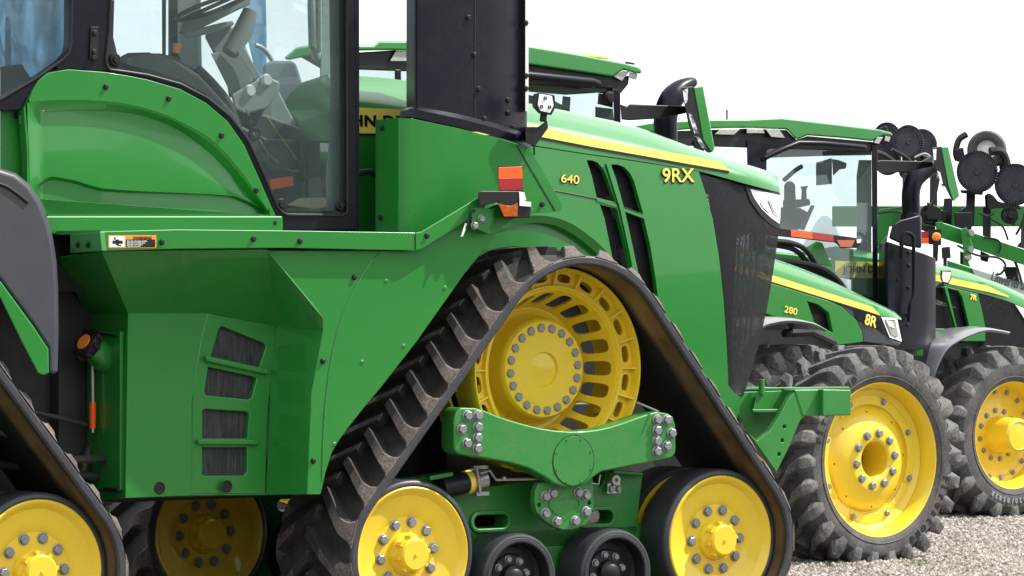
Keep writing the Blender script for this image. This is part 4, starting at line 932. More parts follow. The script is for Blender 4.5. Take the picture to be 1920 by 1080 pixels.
bm = new(); solidq(bm, [(334, 62), (345, 40), (400, 18), (440, 0), (470, -10), (470, 8), (440, 22), (400, 42), (350, 66)], 1.55, 1.62); solidq(bm, [(340, 62), (400, 46), (436, 38), (440, 46), (402, 62), (350, 72)], 1.5, 1.55); build("column_cover", bm, GREY, TA, bevel=.01)
bm = new(); solidq(bm, [(382, 66), (430, 44), (452, 64), (470, 110), (486, 146), (470, 160), (430, 186), (424, 150), (400, 100)], 1.66, 1.74); build("column_housing", bm, GREY, TA, bevel=.02)
bm = new(); solidq(bm, [(452, TOP), (496, TOP), (500, 60), (500, 145), (480, 140), (468, 90), (456, 40)], 2.1, 2.3); build("blue_wrapped_panel", bm, WRAP, TA, bevel=.02)
bm = new(); solidq(bm, [(556, 262), (562, 262), (566, 385), (558, 385)], 1.12, 1.2); solidq(bm, [(572, 290), (578, 290), (580, 380), (572, 380)], 1.3, 1.34); build("dark_trim_strip", bm, BLKT, TA)
bm = new(); tube(bm, curve([A.p(462, 205, 1.1), A.p(476, 240, 1.1), A.p(500, 285, 1.1), A.p(540, 318, 1.1), A.p(560, 320, 1.1)], 5), .006, 6); tube(bm, curve([A.p(500, 220, 1.1), A.p(530, 262, 1.1), A.p(556, 300, 1.1)], 5), .005, 6); build("cable", bm, mat("olive_cable", (.25, .22, .06), .6), TA)
for q, Y in (((468, 228), 1.1), ((476, 252), 1.1)):
    bm = new(); lathe(bm, [(.02, -.02), (.035, -.02), (.04, 0)], 14, c=A.p(*q, Y)); build("vent_ring", bm, BLKT, TA)
bm = new(); solidq(bm, [(232, 110), (250, 100), (300, 100), (330, 112), (372, 140), (400, 170), (440, 215), (462, 262), (470, 300), (455, 280), (425, 235), (385, 190), (340, 160), (280, 140), (236, 128)], .66, .9); build("inner_door_shelf", bm, mat("dark_cab_shelf", (.03, .035, .03), .5, var=.5, vscale=14), TA, bevel=.02)
bm = new(); tube(bm, curve([A.p(246, 118, .7), A.p(258, 108, .7), A.p(278, 110, .7), A.p(290, 122, .7)], 4), .01, 6); tube(bm, curve([A.p(300, 125, .7), A.p(312, 112, .7), A.p(330, 116, .7), A.p(338, 132, .7)], 4), .01, 6); build("cable_loop", bm, GREY, TA)

bm = new(); q = [(1447, 375), (1466.5, 380), (1465, 408), (1455, 402)]; hull(bm, [[gsurf(x, y, .0) for x, y in q], [gsurf(x, y, -.0165) for x, y in q]]); build("lamp_reflector", bm, LAMPG, hls)
bm = new(); q = [(1452, 381), (1462, 384), (1461, 398), (1456, 395)]; hull(bm, [[gsurf(x, y, .0) for x, y in q], [gsurf(x, y, -.0185) for x, y in q]]); build("lamp_bulb_window", bm, LENS, hls)

# the hood sides lean in slightly towards the top
def flean(z): return .5*.10*max(0, z-1.65)**2
def lean(o, cut=True):
    if o.type != 'MESH': return
    if abs(o.rotation_euler[0]) > .1 or o.location.length > .01:
        o.location.y += flean(o.location.z+.03); return
    b = bmesh.new(); b.from_mesh(o.data)
    if cut:
        for k in range(14):
            z = 1.66+.07*k; g = b.verts[:]+b.edges[:]+b.faces[:]; bmesh.ops.bisect_plane(b, geom=g, plane_co=(0, 0, z), plane_no=(0, 0, 1))
    for v in b.verts: v.co.y += flean(v.co.z)*(1 if v.co.y < YM else -1)
    b.to_mesh(o.data); b.free(); o.data.set_sharp_from_angle(angle=R(35))
for o in [hood]+list(hood.children): lean(o, False)
for o in [sidep]+list(sidep.children): lean(o)
for o in [gri, hls]+list(hls.children)+[q for q in TA.children if q.name.startswith(("headlight.", "front_grille")) or q.name == "headlight"]: lean(o, False)
for md in list(sidep.modifiers): sidep.modifiers.remove(md)

bm = new(); solidq(bm, [(616, TOP), (650, TOP), (650, 402), (612, 402), (610, 330), (620, 230)], YC+.07, YC+.12); build("pillar_inner_trim", bm, mat("sage_trim", (.10, .135, .125), .6), TA, bevel=.01)

# ================================================================ wheels with bar-tread tyres
def tyre_mesh(name, Ro, W, rr, nl, h, seed=0):
    """axis Y, near bead at y=0, tread to y=W; h = hub height, the foot is pressed flat there"""
    bm = new(); LHt = .052; Rc = Ro-LHt
    half = [(rr-.005, .02), (rr+.006, -.006), (rr+.03, -.022), (rr+.09, -.034), (rr+(Rc-rr)*.62, -.030), (Rc-.055, -.008), (Rc-.030, .018), (Rc-.008, .055), (Rc, .11), (Rc+.003, W/2)]
    prof = half+[(r, W-y) for r, y in half[-2::-1]]
    lathe(bm, prof, 120)
    # raised ring lettering band
    lathe(bm, [(rr+.045, -.024), (rr+.047, -.031), (rr+.053, -.033), (rr+.055, -.028)], 120)
    rndt = random.Random(seed)
    for side in (0, 1):
        for k in range(nl):
            a0 = 2*math.pi*(k+.5*side)/nl; V = []
            for yb, rb, yt, rt, w0, w1, sk in ((-.030, Rc-.105, -.033, Rc-.100, .085, .060, 0.0), (-.026, Rc-.072, -.042, Rc-.045, .104, .070, 0.0), (-.012, Rc-.045, -.034, Rc+.000, .140, .078, 0.0), (.012, Rc-.026, -.018, Rc+LHt-.010, .150, .074, .004),
                                              (.036, Rc-.012, .012, Rc+LHt-.002, .142, .064, .016), (.095, Rc-.001, .090, Rc+LHt, .112, .056, .055), (W*.32, Rc, W*.32, Rc+LHt, .080, .048, .115), (W*.5+.025, Rc, W*.5+.02, Rc+LHt, .072, .044, .20)):
                row = []
                for w_, yy, rad in ((-w0/2, yb, rb-.004), (-w1/2, yt, rt), (w1/2, yt, rt), (w0/2, yb, rb-.004)):
                    a = a0+sk/Ro+w_/Ro; yv = yy if not side else W-yy; row.append(Vector((rad*math.cos(a), yv, rad*math.sin(a))))
                V.append([bm.verts.new(p) for p in row])
            for i, (p, q) in enumerate(zip(V, V[1:])):
                for e in range(3): face(bm, (p[e], p[e+1], q[e+1], q[e]), 1 if (e == 1 or i < 4) else 0)
            face(bm, V[0], 1); face(bm, V[-1], 0)
    for v in bm.verts:
        if v.co.z < -h+.01:
            d = (-h+.01)-v.co.z; v.co.z = -h+.01-d*.12; v.co.y += (-.35 if v.co.y < W/2 else .35)*d
    bmesh.ops.recalc_face_normals(bm, faces=bm.faces)
    me = bpy.data.meshes.new(name); bm.to_mesh(me); bm.free(); me.materials.append(TYRE); me.materials.append(TYREL)
    me.polygons.foreach_set("use_smooth", [True]*len(me.polygons)); me.set_sharp_from_angle(angle=R(24)); return me
def put_tyre(me, wheel):
    o = bpy.data.objects.new("tyre", me); link(o, wheel)
    md = o.modifiers.new("bevel", 'BEVEL'); md.width = .004; md.segments = 1; md.limit_method = 'ANGLE'; md.angle_limit = R(38); return o
def rim_mesh(rr, prof, W):
    bm = new(); lathe(bm, [(rr-.01, W-.02), (rr-.03, W-.04), (rr-.045, W*.6), (rr-.045, .16), (rr-.04, .10), (rr-.030, .05), (rr-.018, .025), (rr-.008, .004), (rr+.002, -.010), (rr+.008, -.012), (rr+.010, .0), (rr+.0, .03)], 96)
    lathe(bm, prof, 96); return bm

# ================================================================ MIDDLE TRACTOR
Bf = Frame(1650, 28.97, 39)
TB = root("farm_tractor", Bf, "middle green tractor of the row with twin front wheels and 280 on its hood", "tractor", group="green wheeled tractors")
HB = .71
t8 = tyre_mesh("tyre_dual", .80, .42, .535, 26, HB, 1)
disc8 = [(.492, .10), (.470, .115), (.452, .122), (.448, .128), (.395, .128), (.388, .132), (.382, .146), (.372, .148), (.362, .142), (.345, .120), (.30, .085), (.25, .062), (.225, .058), (.218, .050), (.150, .046), (.138, .048), (.128, .056), (.124, .075), (.122, .30), (0, .30)]
def wheel8(x, y, steer=0.0, bolts=True, flip=False):
    o = build("front_wheel", rim_mesh(.535, disc8, .42), YEL, TB, loc=(x, y, HB), rot=(0, 0, (math.pi if flip else 0)+steer), ang=30)
    put_tyre(t8, o)
    if bolts:
        for k in range(10): a = R(36*k+8); bolt(o, (.186*math.cos(a), .048, .186*math.sin(a)), name="wheel_bolt")
        for k in range(4):       # clamp plates round the rim
            bm = new(); am = R(90*k+8); pts = []
            for j in range(13):
                a = am+R(-33+66*j/12); pts.append((a, .452 if 1 < j < 11 else .415))
            up = [Vector((r*math.cos(a), .118, r*math.sin(a))) for a, r in pts]; lo = [Vector((.385*math.cos(a), .118, .385*math.sin(a))) for a, r in pts]
            lp = up+lo[::-1]; hull(bm, [[p+Vector((0, .015, 0)) for p in lp], lp]); build("clamp_plate", bm, YEL, o, bevel=.004)
        for k in range(8):
            a = R(45*k+25); bolt(o, (.425*math.cos(a), .118, .425*math.sin(a)), me=BOLTS, name="clamp_bolt")
        for k in range(8):
            a = R(45*k+4); bm = new(); lathe(bm, [(0, -.002), (.007, -.001)], 10, c=(.335*math.cos(a), .110, .335*math.sin(a))); build("rim_hole", bm, DARK, o)
    return o
wheel8(0, 0)
def arc_text(par, word, rad, a_start, step, size, y, m, nm):
    for k, ch in enumerate(word):
        a = R(a_start-step*k)
        t_ = text(nm, ch, size, m, par, (0, 0, 0), off=size*.045, ext=.003)
        # letters read clockwise with their tops outwards
        M = Matrix(((math.sin(a), math.cos(a), 0, rad*math.cos(a)), (0, 0, -1, y), (-math.cos(a), math.sin(a), 0, rad*math.sin(a)), (0, 0, 0, 1)))
        t_.rotation_euler = (0, 0, 0); t_.scale = (1, 1, 1); t_.matrix_basis = M
LETR = mat("tyre_letter_rubber", (.016, .017, .020), .35)
LETW = mat("tyre_letter_pale", (.30, .31, .34), .6)
w_near8 = [o for o in TB.children if o.name.startswith("front_wheel")][0]
arc_text(w_near8, "Firestone", .612, -12, 6.2, .085, -.033, LETR, "tyre_letter")
arc_text(w_near8, "Firestone", .612, 168, 6.2, .085, -.033, LETR, "tyre_letter")
wheel8(0, .78, bolts=False)
YcB = 2.0
wheel8(0, 2*YcB, bolts=False, flip=True); wheel8(0, 2*YcB-.78, bolts=False, flip=True)
bm = new(); tube(bm, [(0, .3, HB), (0, 2*YcB-.3, HB)], .13, 16); box(bm, (-.25, 1.3, .5), (.25, 2.7, 1.0)); build("front_axle", bm, ENG, TB)
# rear wheels, mostly behind the nearest tractor
t8r = tyre_mesh("tyre_rear", 1.0, .50, .58, 24, .95, 2)
def rearw8(y, flip=False):
    o = build("rear_wheel", rim_mesh(.58, [(r*1.08, y_+.02) for r, y_ in disc8], .50), YEL, TB, loc=(-3.05, y, .95), rot=(0, 0, math.pi if flip else 0), ang=30); put_tyre(t8r, o)
rearw8(.12); rearw8(.85); rearw8(2*YcB-.12, True); rearw8(2*YcB-.85, True)
def solidB(fr, bm, q, Y0, Y1, mi=0): hull(bm, [fr.P(q, Y0), fr.P(q, Y1)], mi=mi)
def hood_mesh(fr, crest, shd, low, Y0, Ym, x0, x1, n=40, dy=.20, nose=None):
    xs = [x0+(x1-x0)*i/n for i in range(n+1)]; a, b, c = interp(crest, xs), interp(shd, xs), interp(low, xs)
    ns = lambda x: max(0., (x-(nose or x1-30))/30.)
    row = lambda ys, Y: [fr.p(x, y, Y+.14*ns(x)**2) for x, y in zip(xs, ys)]
    m2 = lambda r: [Vector((p[0], 2*Ym-p[1], p[2])) for p in r]
    R_ = [row(c, Y0), row(b, Y0+.012), row([p*.6+q*.4 for p, q in zip(b, a)], Y0+.05), row([p*.2+q*.8 for p, q in zip(b, a)], Y0+.13), row(a, Y0+dy)]
    top = [Vector((p[0], Ym, p[2]+.03)) for p in R_[-1]]
    bm = new(); V = strip_rows(bm, R_+[top]+[m2(r) for r in R_[::-1]]); face(bm, [r[-1] for r in V]); face(bm, [r[0] for r in V]); return bm
YHB = 1.52
crB = c2([(1200, 412), (1300, 434), (1400, 465), (1452, 485), (1486, 497), (1540, 518), (1595, 544), (1650, 571), (1680, 586), (1690, 596)], 4)
shB = [(1200, 452), (1350, 478), (1448, 505), (1560, 541), (1646, 575), (1682, 592), (1690, 598)]
loB = [(1200, 480), (1350, 502), (1446, 532), (1560, 567), (1648, 591), (1682, 597), (1690, 600)]
hb8 = build("hood", hood_mesh(Bf, crB, shB, loB, YHB, YcB, 1200, 1690), GREEN, TB, ang=50)
def band(fr, up, lo, x0, x1, Y, m, name, par, n=30):
    bm = new(); X = [x0+(x1-x0)*i/n for i in range(n+1)]; a, b = interp(up, X), interp(lo, X)
    strip_rows(bm, [[fr.p(x, y, Y) for x, y in zip(X, a)], [fr.p(x, y, Y) for x, y in zip(X, b)]]); return build(name, bm, m, par, solid=.002)
band(Bf, [(1200, 450), (1350, 486), (1448, 516), (1646, 578.7), (1651, 592)], [(1200, 470), (1350, 502), (1446, 528), (1645, 589.5), (1651, 592)], 1200, 1651, YHB-.004, YELS, "yellow_stripe", hb8)
band(Bf, [(1200, 470), (1350, 502), (1446, 528), (1645, 589.5), (1651, 592)], [(1200, 474), (1350, 506), (1446, 532), (1645, 592.5), (1651, 594.5)], 1200, 1651, YHB-.003, BLKT, "black_pinstripe", hb8)
bm = new(); plate(bm, Bf.P([(1200, 476), (1350, 504), (1446, 531), (1554, 564), (1580, 576), (1606, 600), (1617, 622), (1619, 641), (1566, 648), (1562, 636), (1527, 619), (1500, 614), (1472, 600), (1428, 586), (1300, 560), (1200, 540)], YHB-.01), [Bf.P([(1514, 565), (1534, 571), (1554, 587), (1562, 624), (1527, 604)], YHB-.01)], .04)
sp8 = build("hood_side_panel", bm, GREEN, TB, bevel=.006)
bm = new(); solidB(Bf, bm, [(1505, 560), (1560, 575), (1570, 630), (1515, 610)], YHB+.06, YHB+.08); build("vent_screen", bm, MESH, sp8)
bm = new(); solidB(Bf, bm, [(1556, 564), (1600, 577), (1648, 592), (1656, 600), (1676, 640), (1690, 643), (1684, 649), (1619, 641), (1617, 622), (1606, 600), (1580, 577)], YHB+.002, YHB+.05); nb = build("nose_side_cover", bm, PLAST, TB, bevel=.006)
bm = new(); solidB(Bf, bm, [(1600, 580), (1646, 594), (1660, 628), (1640, 612), (1606, 600)], YHB-.003, YHB+.01); build("gloss_badge_panel", bm, BLK, nb, bevel=.002)
text("model_number", "8R", .112, YELS, nb, Bf.p(1620.5, 607, YHB-.008), rot=(R(90), R(14), 0), off=.0032, sx=.98, ext=.001)
text("power_number", "280", .068, YELS, sp8, Bf.p(1470, 585, YHB-.014), rot=(R(90), R(10), 0), off=.0014, sx=1.30, ext=.001)
bm = new(); hull(bm, [Bf.P([(1652, 594), (1682, 597), (1691, 641), (1668, 633)], YHB+.12), [Bf.p(1652, 594, YHB-.012), Bf.p(1682, 597, YHB+.02), Bf.p(1691, 641, YHB+.03), Bf.p(1668, 633, YHB-.010)]]); build("headlight", bm, LENS, TB, bevel=.004)
bm = new(); box(bm, (Bf.p(1630, 640, YHB)[0], YHB+.10, Bf.p(1640, 648, YHB)[2]), (Bf.p(1672, 640, YHB)[0], 2*YcB-YHB-.04, Bf.p(1640, 596, YHB)[2])); box(bm, (Bf.p(1200, 600, YHB)[0], YHB+.06, .8), (Bf.p(1640, 600, YHB)[0], 2*YcB-YHB-.06, Bf.p(1500, 590, YHB)[2])); build("engine_block", bm, ENG, TB)
def arch(fr, outer, Y0, Y1, th, name, m, par, skirt=.0):
    """fender: swept sheet; outer = px polyline of its near edge"""
    P0 = fr.P(c2(outer, 5), Y0); n = len(P0); c = Vector((sum(p[0] for p in P0)/n, Y0, min(p[2] for p in P0)-.3)); bm = new(); rows = []
    for yy, k in ((Y0+.012, -.030), (Y0, -.012), (Y0+.02, .0), (Y0+.10, .012), ((Y0+Y1)/2, .018), (Y1, .0)):
        rows.append([Vector((p[0], yy, p[2]))+(p-c).normalized()*k for p in P0])
    strip_rows(bm, rows); return build(name, bm, m, par, solid=th, ang=50)
arch(Bf, [(1388, 660), (1404, 634), (1428, 610), (1455, 601), (1486, 598), (1525, 604), (1552, 617)], .62, 1.26, .018, "front_fender", SILV, TB)
bm = new(); tube(bm, [Bf.p(1470, 625, 1.0), Bf.p(1520, 622, 1.0), Bf.p(1560, 640, 1.2), Bf.p(1570, 655, 1.4)], .03, 8); build("fender_bracket", bm, BLKT, TB)
# cab of the middle tractor
YCB = 1.12
rfB = [(532, 109), (555, 89), (581, 84), (700, 85), (711, 77), (860, 77), (990, 86), (1080, 101), (1169, 118), (1195, 125), (1203, 130), (1203, 138), (1192, 138), (1169, 131), (1149, 144), (1080, 134), (990, 121), (860, 104), (742, 94), (620, 96), (540, 113)]
bm = new(); solidB(Bf, bm, rfB, YCB, 2*YcB-YCB); cr8 = build("cab_roof", bm, GREEN, TB, bevel=.03, seg=3)
bm = new(); solidB(Bf, bm, [(560, 105), (740, 94), (990, 119), (1149, 143), (1180, 142), (1178, 158), (1163, 176), (1149, 166), (990, 158), (760, 134), (600, 128)], YCB+.04, 2*YcB-YCB-.04); build("roof_underside", bm, BLKT, TB, bevel=.01)
for nm_, q in (("roof_lamp", [(1149, 143), (1168, 133), (1180, 134), (1166, 152)]), ("roof_lamp", [(1180, 135), (1196, 139), (1193, 150), (1178, 146)]), ("roof_lamp", [(742, 96), (762, 96), (762, 115), (731, 115)])):
    bm = new(); solidB(Bf, bm, q, YCB+.02, YCB+.16); build(nm_, bm, LAMPG, cr8, bevel=.004)
for q, Y0_, Y1_ in (([(1149, 165), (1163, 170), (1164, 240), (1152, 240)], YCB+.03, YCB+.12), ([(600, 125), (640, 125), (640, 300), (600, 300)], YCB+.03, YCB+.12), ([(740, 130), (752, 130), (752, 300), (740, 300)], YCB+.03, YCB+.12), ([(1149, 165), (1163, 170), (1164, 240), (1152, 240)], 2*YcB-YCB-.12, 2*YcB-YCB-.03)):
    bm = new(); solidB(Bf, bm, q, Y0_, Y1_); build("cab_pillar", bm, BLK, TB, bevel=.008)
bm = new(); solidB(Bf, bm, [(600, 225), (1164, 225), (1164, 420), (600, 420)], YCB+.03, YCB+.10)
cfb = build("cab_frame", bm, BLK, TB, bevel=.008)
bm = new(); solidB(Bf, bm, [(640, 125), (1150, 165), (1152, 240), (640, 240)], YCB+.07, YCB+.076); solidB(Bf, bm, [(640, 125), (1150, 165), (1152, 240), (640, 240)], 2*YcB-YCB-.07, 2*YcB-YCB-.064); build("cab_glass", bm, GLASS2, TB)
bm = new(); solidB(Bf, bm, [(990, 158), (1149, 166), (1149, 178), (1120, 174), (1060, 178), (990, 172)], YCB+.3, YCB+.32); solidB(Bf, bm, [(990, 178), (1030, 184), (1060, 200), (1060, 215), (990, 200)], YCB+.8, YCB+.9); solidB(Bf, bm, [(1122, 175), (1149, 178), (1149, 202), (1120, 195)], YCB+.09, YCB+.10); solidB(Bf, bm, [(1116, 200), (1149, 204), (1152, 230), (1116, 222)], YCB+.3, YCB+.5); solidB(Bf, bm, [(1055, 180), (1070, 182), (1068, 215), (1052, 212)], YCB+.5, YCB+.6); build("cab_inner_trim", bm, GREYD, TB)
bm = new(); lathe(bm, [(0, -.03), (.03, -.03), (.045, -.01), (.045, .02)], 20, c=Bf.p(1141, 183, YCB+.03)); build("hinge_cap", bm, BLKT, cfb)
bm = new(); tube(bm, [Bf.p(800, 122, YCB-.05), Bf.p(985, 141, YCB-.05), Bf.p(1110, 154, YCB-.05), Bf.p(1121, 158, YCB-.03)], .030, 12); build("roof_rail", bm, BLK, TB)
bm = new(); lathe(bm, [(0, -.0), (.01, 0)], 4, c=(0, 0, 0)); bm.free()
bm = new(); solidB(Bf, bm, [(1092, 102), (1100, 99), (1112, 101), (1140, 105), (1145, 112), (1095, 106)], 1.8, 2.1); build("satellite_receiver", bm, YELS, cr8, bevel=.02)
bm = new(); solidB(Bf, bm, [(1172, 115), (1190, 118), (1190, 122), (1172, 119)], 1.3, 1.45); build("roof_bracket", bm, BLKT, cr8)
def mirror(fr, T, arm, back, face_, Y, wd=.30):
    bm = new(); solidB(fr, bm, arm, Y, Y+.08); ar = build("mirror_arm", bm, BLKT, T, bevel=.008)
    bm = new(); hull(bm, [fr.P(back, Y-.16), fr.P(back, Y+.03)]); build("mirror_shell", bm, GREEN, ar, bevel=.010, seg=3)
    bm = new(); hull(bm, [fr.P(face_, Y-.155), fr.P(face_, Y+.02)]); g_ = build("mirror_bezel", bm, BLKT, ar, bevel=.006)
    return ar
m8 = mirror(Bf, TB, [(1163, 195), (1176, 200), (1180, 195), (1290, 199), (1287, 212), (1240, 222), (1180, 226), (1165, 224)], [(1300, 163), (1318, 161), (1340, 278), (1334, 287), (1318, 262)], [(1278, 163), (1300, 162), (1334, 286), (1326, 286), (1300, 262), (1290, 230), (1282, 190)], YCB-.35)
for q in ([(1280, 170), (1290, 165), (1289, 190), (1284, 196)], [(1290, 212), (1298, 216), (1310, 250), (1302, 250)], [(1303, 255), (1312, 258), (1326, 280), (1316, 277)]):
    bm = new(); solidB(Bf, bm, q, YCB-.35-.158, YCB-.35-.150); build("mirror_glass", bm, CHROME, m8)
bm = new(); P_ = curve([Bf.p(1248, 420, 1.25), Bf.p(1248, 260, 1.25), Bf.p(1248, 222, 1.25), Bf.p(1254, 195, 1.25), Bf.p(1270, 172, 1.25), Bf.p(1288, 159, 1.25), Bf.p(1302, 153, 1.25)], 5)
tube(bm, P_, .09, 24, cap=False, radii=[.085 if i < 18 else .085-.055*(i-18)/(len(P_)-19) for i in range(len(P_))]); build("exhaust_stack", bm, BLK, TB, solid=.01)

# ================================================================ FARTHEST TRACTOR
Cf = Frame(1899, 34.4, 38)
TC = root("farm_tractor", Cf, "farthest green tractor in the row with a tall black exhaust box beside its cab", "tractor", group="green wheeled tractors")
YcC = 1.08; HC = .672
disc7 = [(.405, .16), (.38, .175), (.36, .178), (.352, .19), (.33, .20), (.28, .20), (.24, .185), (.155, .18), (.150, .15), (.146, -.04), (.140, -.065), (.118, -.078), (.112, -.070), (.05, -.072), (.0, -.074)]
t7 = tyre_mesh("tyre_front", .745, .44, .44, 20, HC, 3)
def wheel7(y, flip=False):
    o = build("front_wheel", rim_mesh(.44, disc7, .44), YEL, TC, loc=(0, y, HC), rot=(0, 0, math.pi if flip else 0), ang=30); put_tyre(t7, o)
    for k in range(12): a = R(30*k+8); bolt(o, (.205*math.cos(a), .183, .205*math.sin(a)), me=BOLTS, name="wheel_bolt")
    for k in range(16): a = R(22.5*k+6); bolt(o, (.362*math.cos(a), .178, .362*math.sin(a)), me=BOLTS, name="rim_bolt")
wheel7(0); wheel7(2*YcC, True)
w_near7 = [o for o in TC.children if o.name.startswith('front_wheel')][0]
arc_text(w_near7, '420/85R28', .525, -78, 5.0, .055, -.036, LETW, 'tyre_letter')
t7r = tyre_mesh("tyre_rear", .95, .55, .54, 22, .90, 4)
def rw7(y, flip=False):
    o = build("rear_wheel", rim_mesh(.54, [(r*1.0, y_+.02) for r, y_ in disc8], .55), YEL, TC, loc=(-2.85, y, .90), rot=(0, 0, math.pi if flip else 0), ang=30); put_tyre(t7r, o)
rw7(.0); rw7(2*YcC, True)
bm = new(); tube(bm, [(0, .3, HC), (0, 2*YcC-.3, HC)], .12, 16); tube(bm, [(-2.85, .3, .9), (-2.85, 1.9, .9)], .16, 16); box(bm, (-3.2, .75, .6), (.6, 1.4, 1.2)); build("axle_and_chassis", bm, ENG, TC)
YHC = .66
crC = c2([(1600, 468), (1700, 484), (1755, 497), (1773, 499), (1805, 507), (1840, 519), (1880, 534), (1920, 552), (1960, 572), (1985, 590)], 4)
shC = [(1600, 480), (1700, 494), (1755, 510), (1787, 517), (1851, 531), (1891, 549), (1985, 594)]
loC = [(1600, 510), (1700, 520), (1755, 531), (1787, 539), (1851, 553), (1891, 565), (1985, 604)]
h7 = build("hood", hood_mesh(Cf, crC, shC, loC, YHC, YcC, 1600, 1985), GREEN, TC, ang=50)
band(Cf, [(1560, 485), (1600, 490), (1700, 503), (1755, 515), (1787, 522), (1851, 535.6), (1891, 555)], [(1560, 520), (1600, 522), (1700, 520), (1755, 527), (1787, 534), (1851, 547), (1891, 557)], 1600, 1891, YHC-.005, YELS, "yellow_stripe", h7)
bm = new(); solidB(Cf, bm, [(1566, 489), (1652, 492), (1652, 522), (1566, 520)], YHC-.012, YHC+.3); yl7 = build("yellow_name_panel", bm, YELS, TC)
text("hood_lettering", "JOHN DEERE", .080, BLKT, yl7, Cf.p(1581, 511, YHC-.016), off=.0012, sx=1.2)
vC = [[(1750, 538), (1771, 540), (1792, 616), (1755, 616)], [(1777, 541), (1797, 546), (1804, 557), (1819, 620), (1796, 619)]]
bm = new(); plate(bm, Cf.P([(1600, 512), (1755, 532), (1834, 551), (1841, 580), (1848, 614), (1848, 640), (1600, 640)], YHC-.008), [Cf.P(v, YHC-.008) for v in vC], .03)
sp7 = build("hood_side_panel", bm, GREEN, TC, bevel=.006)
bm = new(); solidB(Cf, bm, [(1740, 530), (1810, 540), (1825, 630), (1745, 630)], YHC+.04, YHC+.05); build("vent_screen", bm, MESH, sp7)
text("model_number", "7R", .062, YELS, sp7, Cf.p(1818.5, 561, YHC-.012), rot=(R(90), R(8), 0), off=.003, sx=1.1)
for Y0_ in (YHC, 2*YcC-YHC-.01):
    bm = new(); solidB(Cf, bm, [(1834, 551), (1891, 565), (1990, 604), (1985, 700), (1848, 700), (1841, 580)], Y0_, Y0_+.01); build("grille_screen", bm, MESH, TC)
bm = new(); solidB(Cf, bm, [(1700, 560), (1960, 610), (1960, 720), (1700, 700)], YHC+.08, 2*YcC-YHC-.08); build("engine_block", bm, ENG, TC)
bm = new(); solidB(Cf, bm, [(1903, 571), (1950, 590), (1950, 622), (1925, 605)], YHC-.01, YHC+.05); build("headlight", bm, LENS, TC, bevel=.004)
arch(Cf, [(1766, 770), (1754, 735), (1752, 705), (1764, 672), (1781, 647), (1812, 629), (1853, 616), (1896, 622)], -.02, .44, .018, "front_fender", SILV, TC)
# step, lower green frame
bm = new(); solidB(Cf, bm, [(1687, 654), (1731, 655), (1731, 667), (1687, 667)], .1, .5)
for k in range(8): solidB(Cf, bm, [(1689+k*5.3, 651.5), (1692+k*5.3, 651.5), (1692+k*5.3, 654.5), (1689+k*5.3, 654.5)], .1, .5)
build("entry_step", bm, GREEN, TC, bevel=.002)
# exhaust treatment box with handle
YE = .10
bm = new(); side_q = [(1734, 476), (1755, 484), (1755, 692), (1734, 690)]
l_ = [Cf.p(1661, 455, YE+.04), Cf.p(1664, 452, YE), Cf.p(1734, 476, YE-.0), Cf.p(1755, 484, YE+.14)]; b_ = [Cf.p(1661, 690, YE+.04), Cf.p(1664, 692, YE), Cf.p(1734, 692, YE), Cf.p(1755, 690, YE+.14)]
for L_ in (l_, b_): L_ += [Vector((L_[3][0], .6, L_[3][2])), Vector((L_[0][0]+.35, .6, L_[0][2]))]
hull(bm, [b_, l_]); eb = build("exhaust_box", bm, BLK, TC, bevel=.012, seg=3)
bm = new(); tube(bm, curve([Cf.p(1691, 486, YE-.06), Cf.p(1691, 450, YE-.06), Cf.p(1695, 439, YE-.06), Cf.p(1703, 437, YE-.06), Cf.p(1711, 443, YE-.06), Cf.p(1713, 460, YE-.06), Cf.p(1713, 550, YE-.06), Cf.p(1706, 573, YE-.06), Cf.p(1704, 602, YE-.03)], 4), .016, 10); build("grab_handle", bm, BLK, eb)
for q in ((1704, 474), (1704, 498), (1704, 540), (1700, 590), (1702, 610), (1684, 525)): bolt(eb, Cf.p(*q, YE), me=BLT_D, name="dark_bolt")
bm = new(); solidB(Cf, bm, [(1666, 447), (1673, 422), (1687, 412), (1726, 402), (1728, 466), (1700, 462)], YE+.08, YE+.35); build("stack_cowl", bm, BLK, TC, bevel=.02, seg=3)
bm = new(); c_ = Cf.p(1708, 400, YE+.2); P_ = curve([Cf.p(1707, 460, YE+.2), Cf.p(1707, 410, YE+.2), Cf.p(1708, 396, YE+.2), Cf.p(1708, 360, YE+.2), Cf.p(1715, 337, YE+.2), Cf.p(1732, 320, YE+.2), Cf.p(1752, 308, YE+.2)], 5)
tube(bm, P_, .075, 24, cap=False, radii=[.093 if i < 6 else (.086 if i < 8 else .076) for i in range(len(P_))]); build("exhaust_stack", bm, BLK, TC, solid=.01)
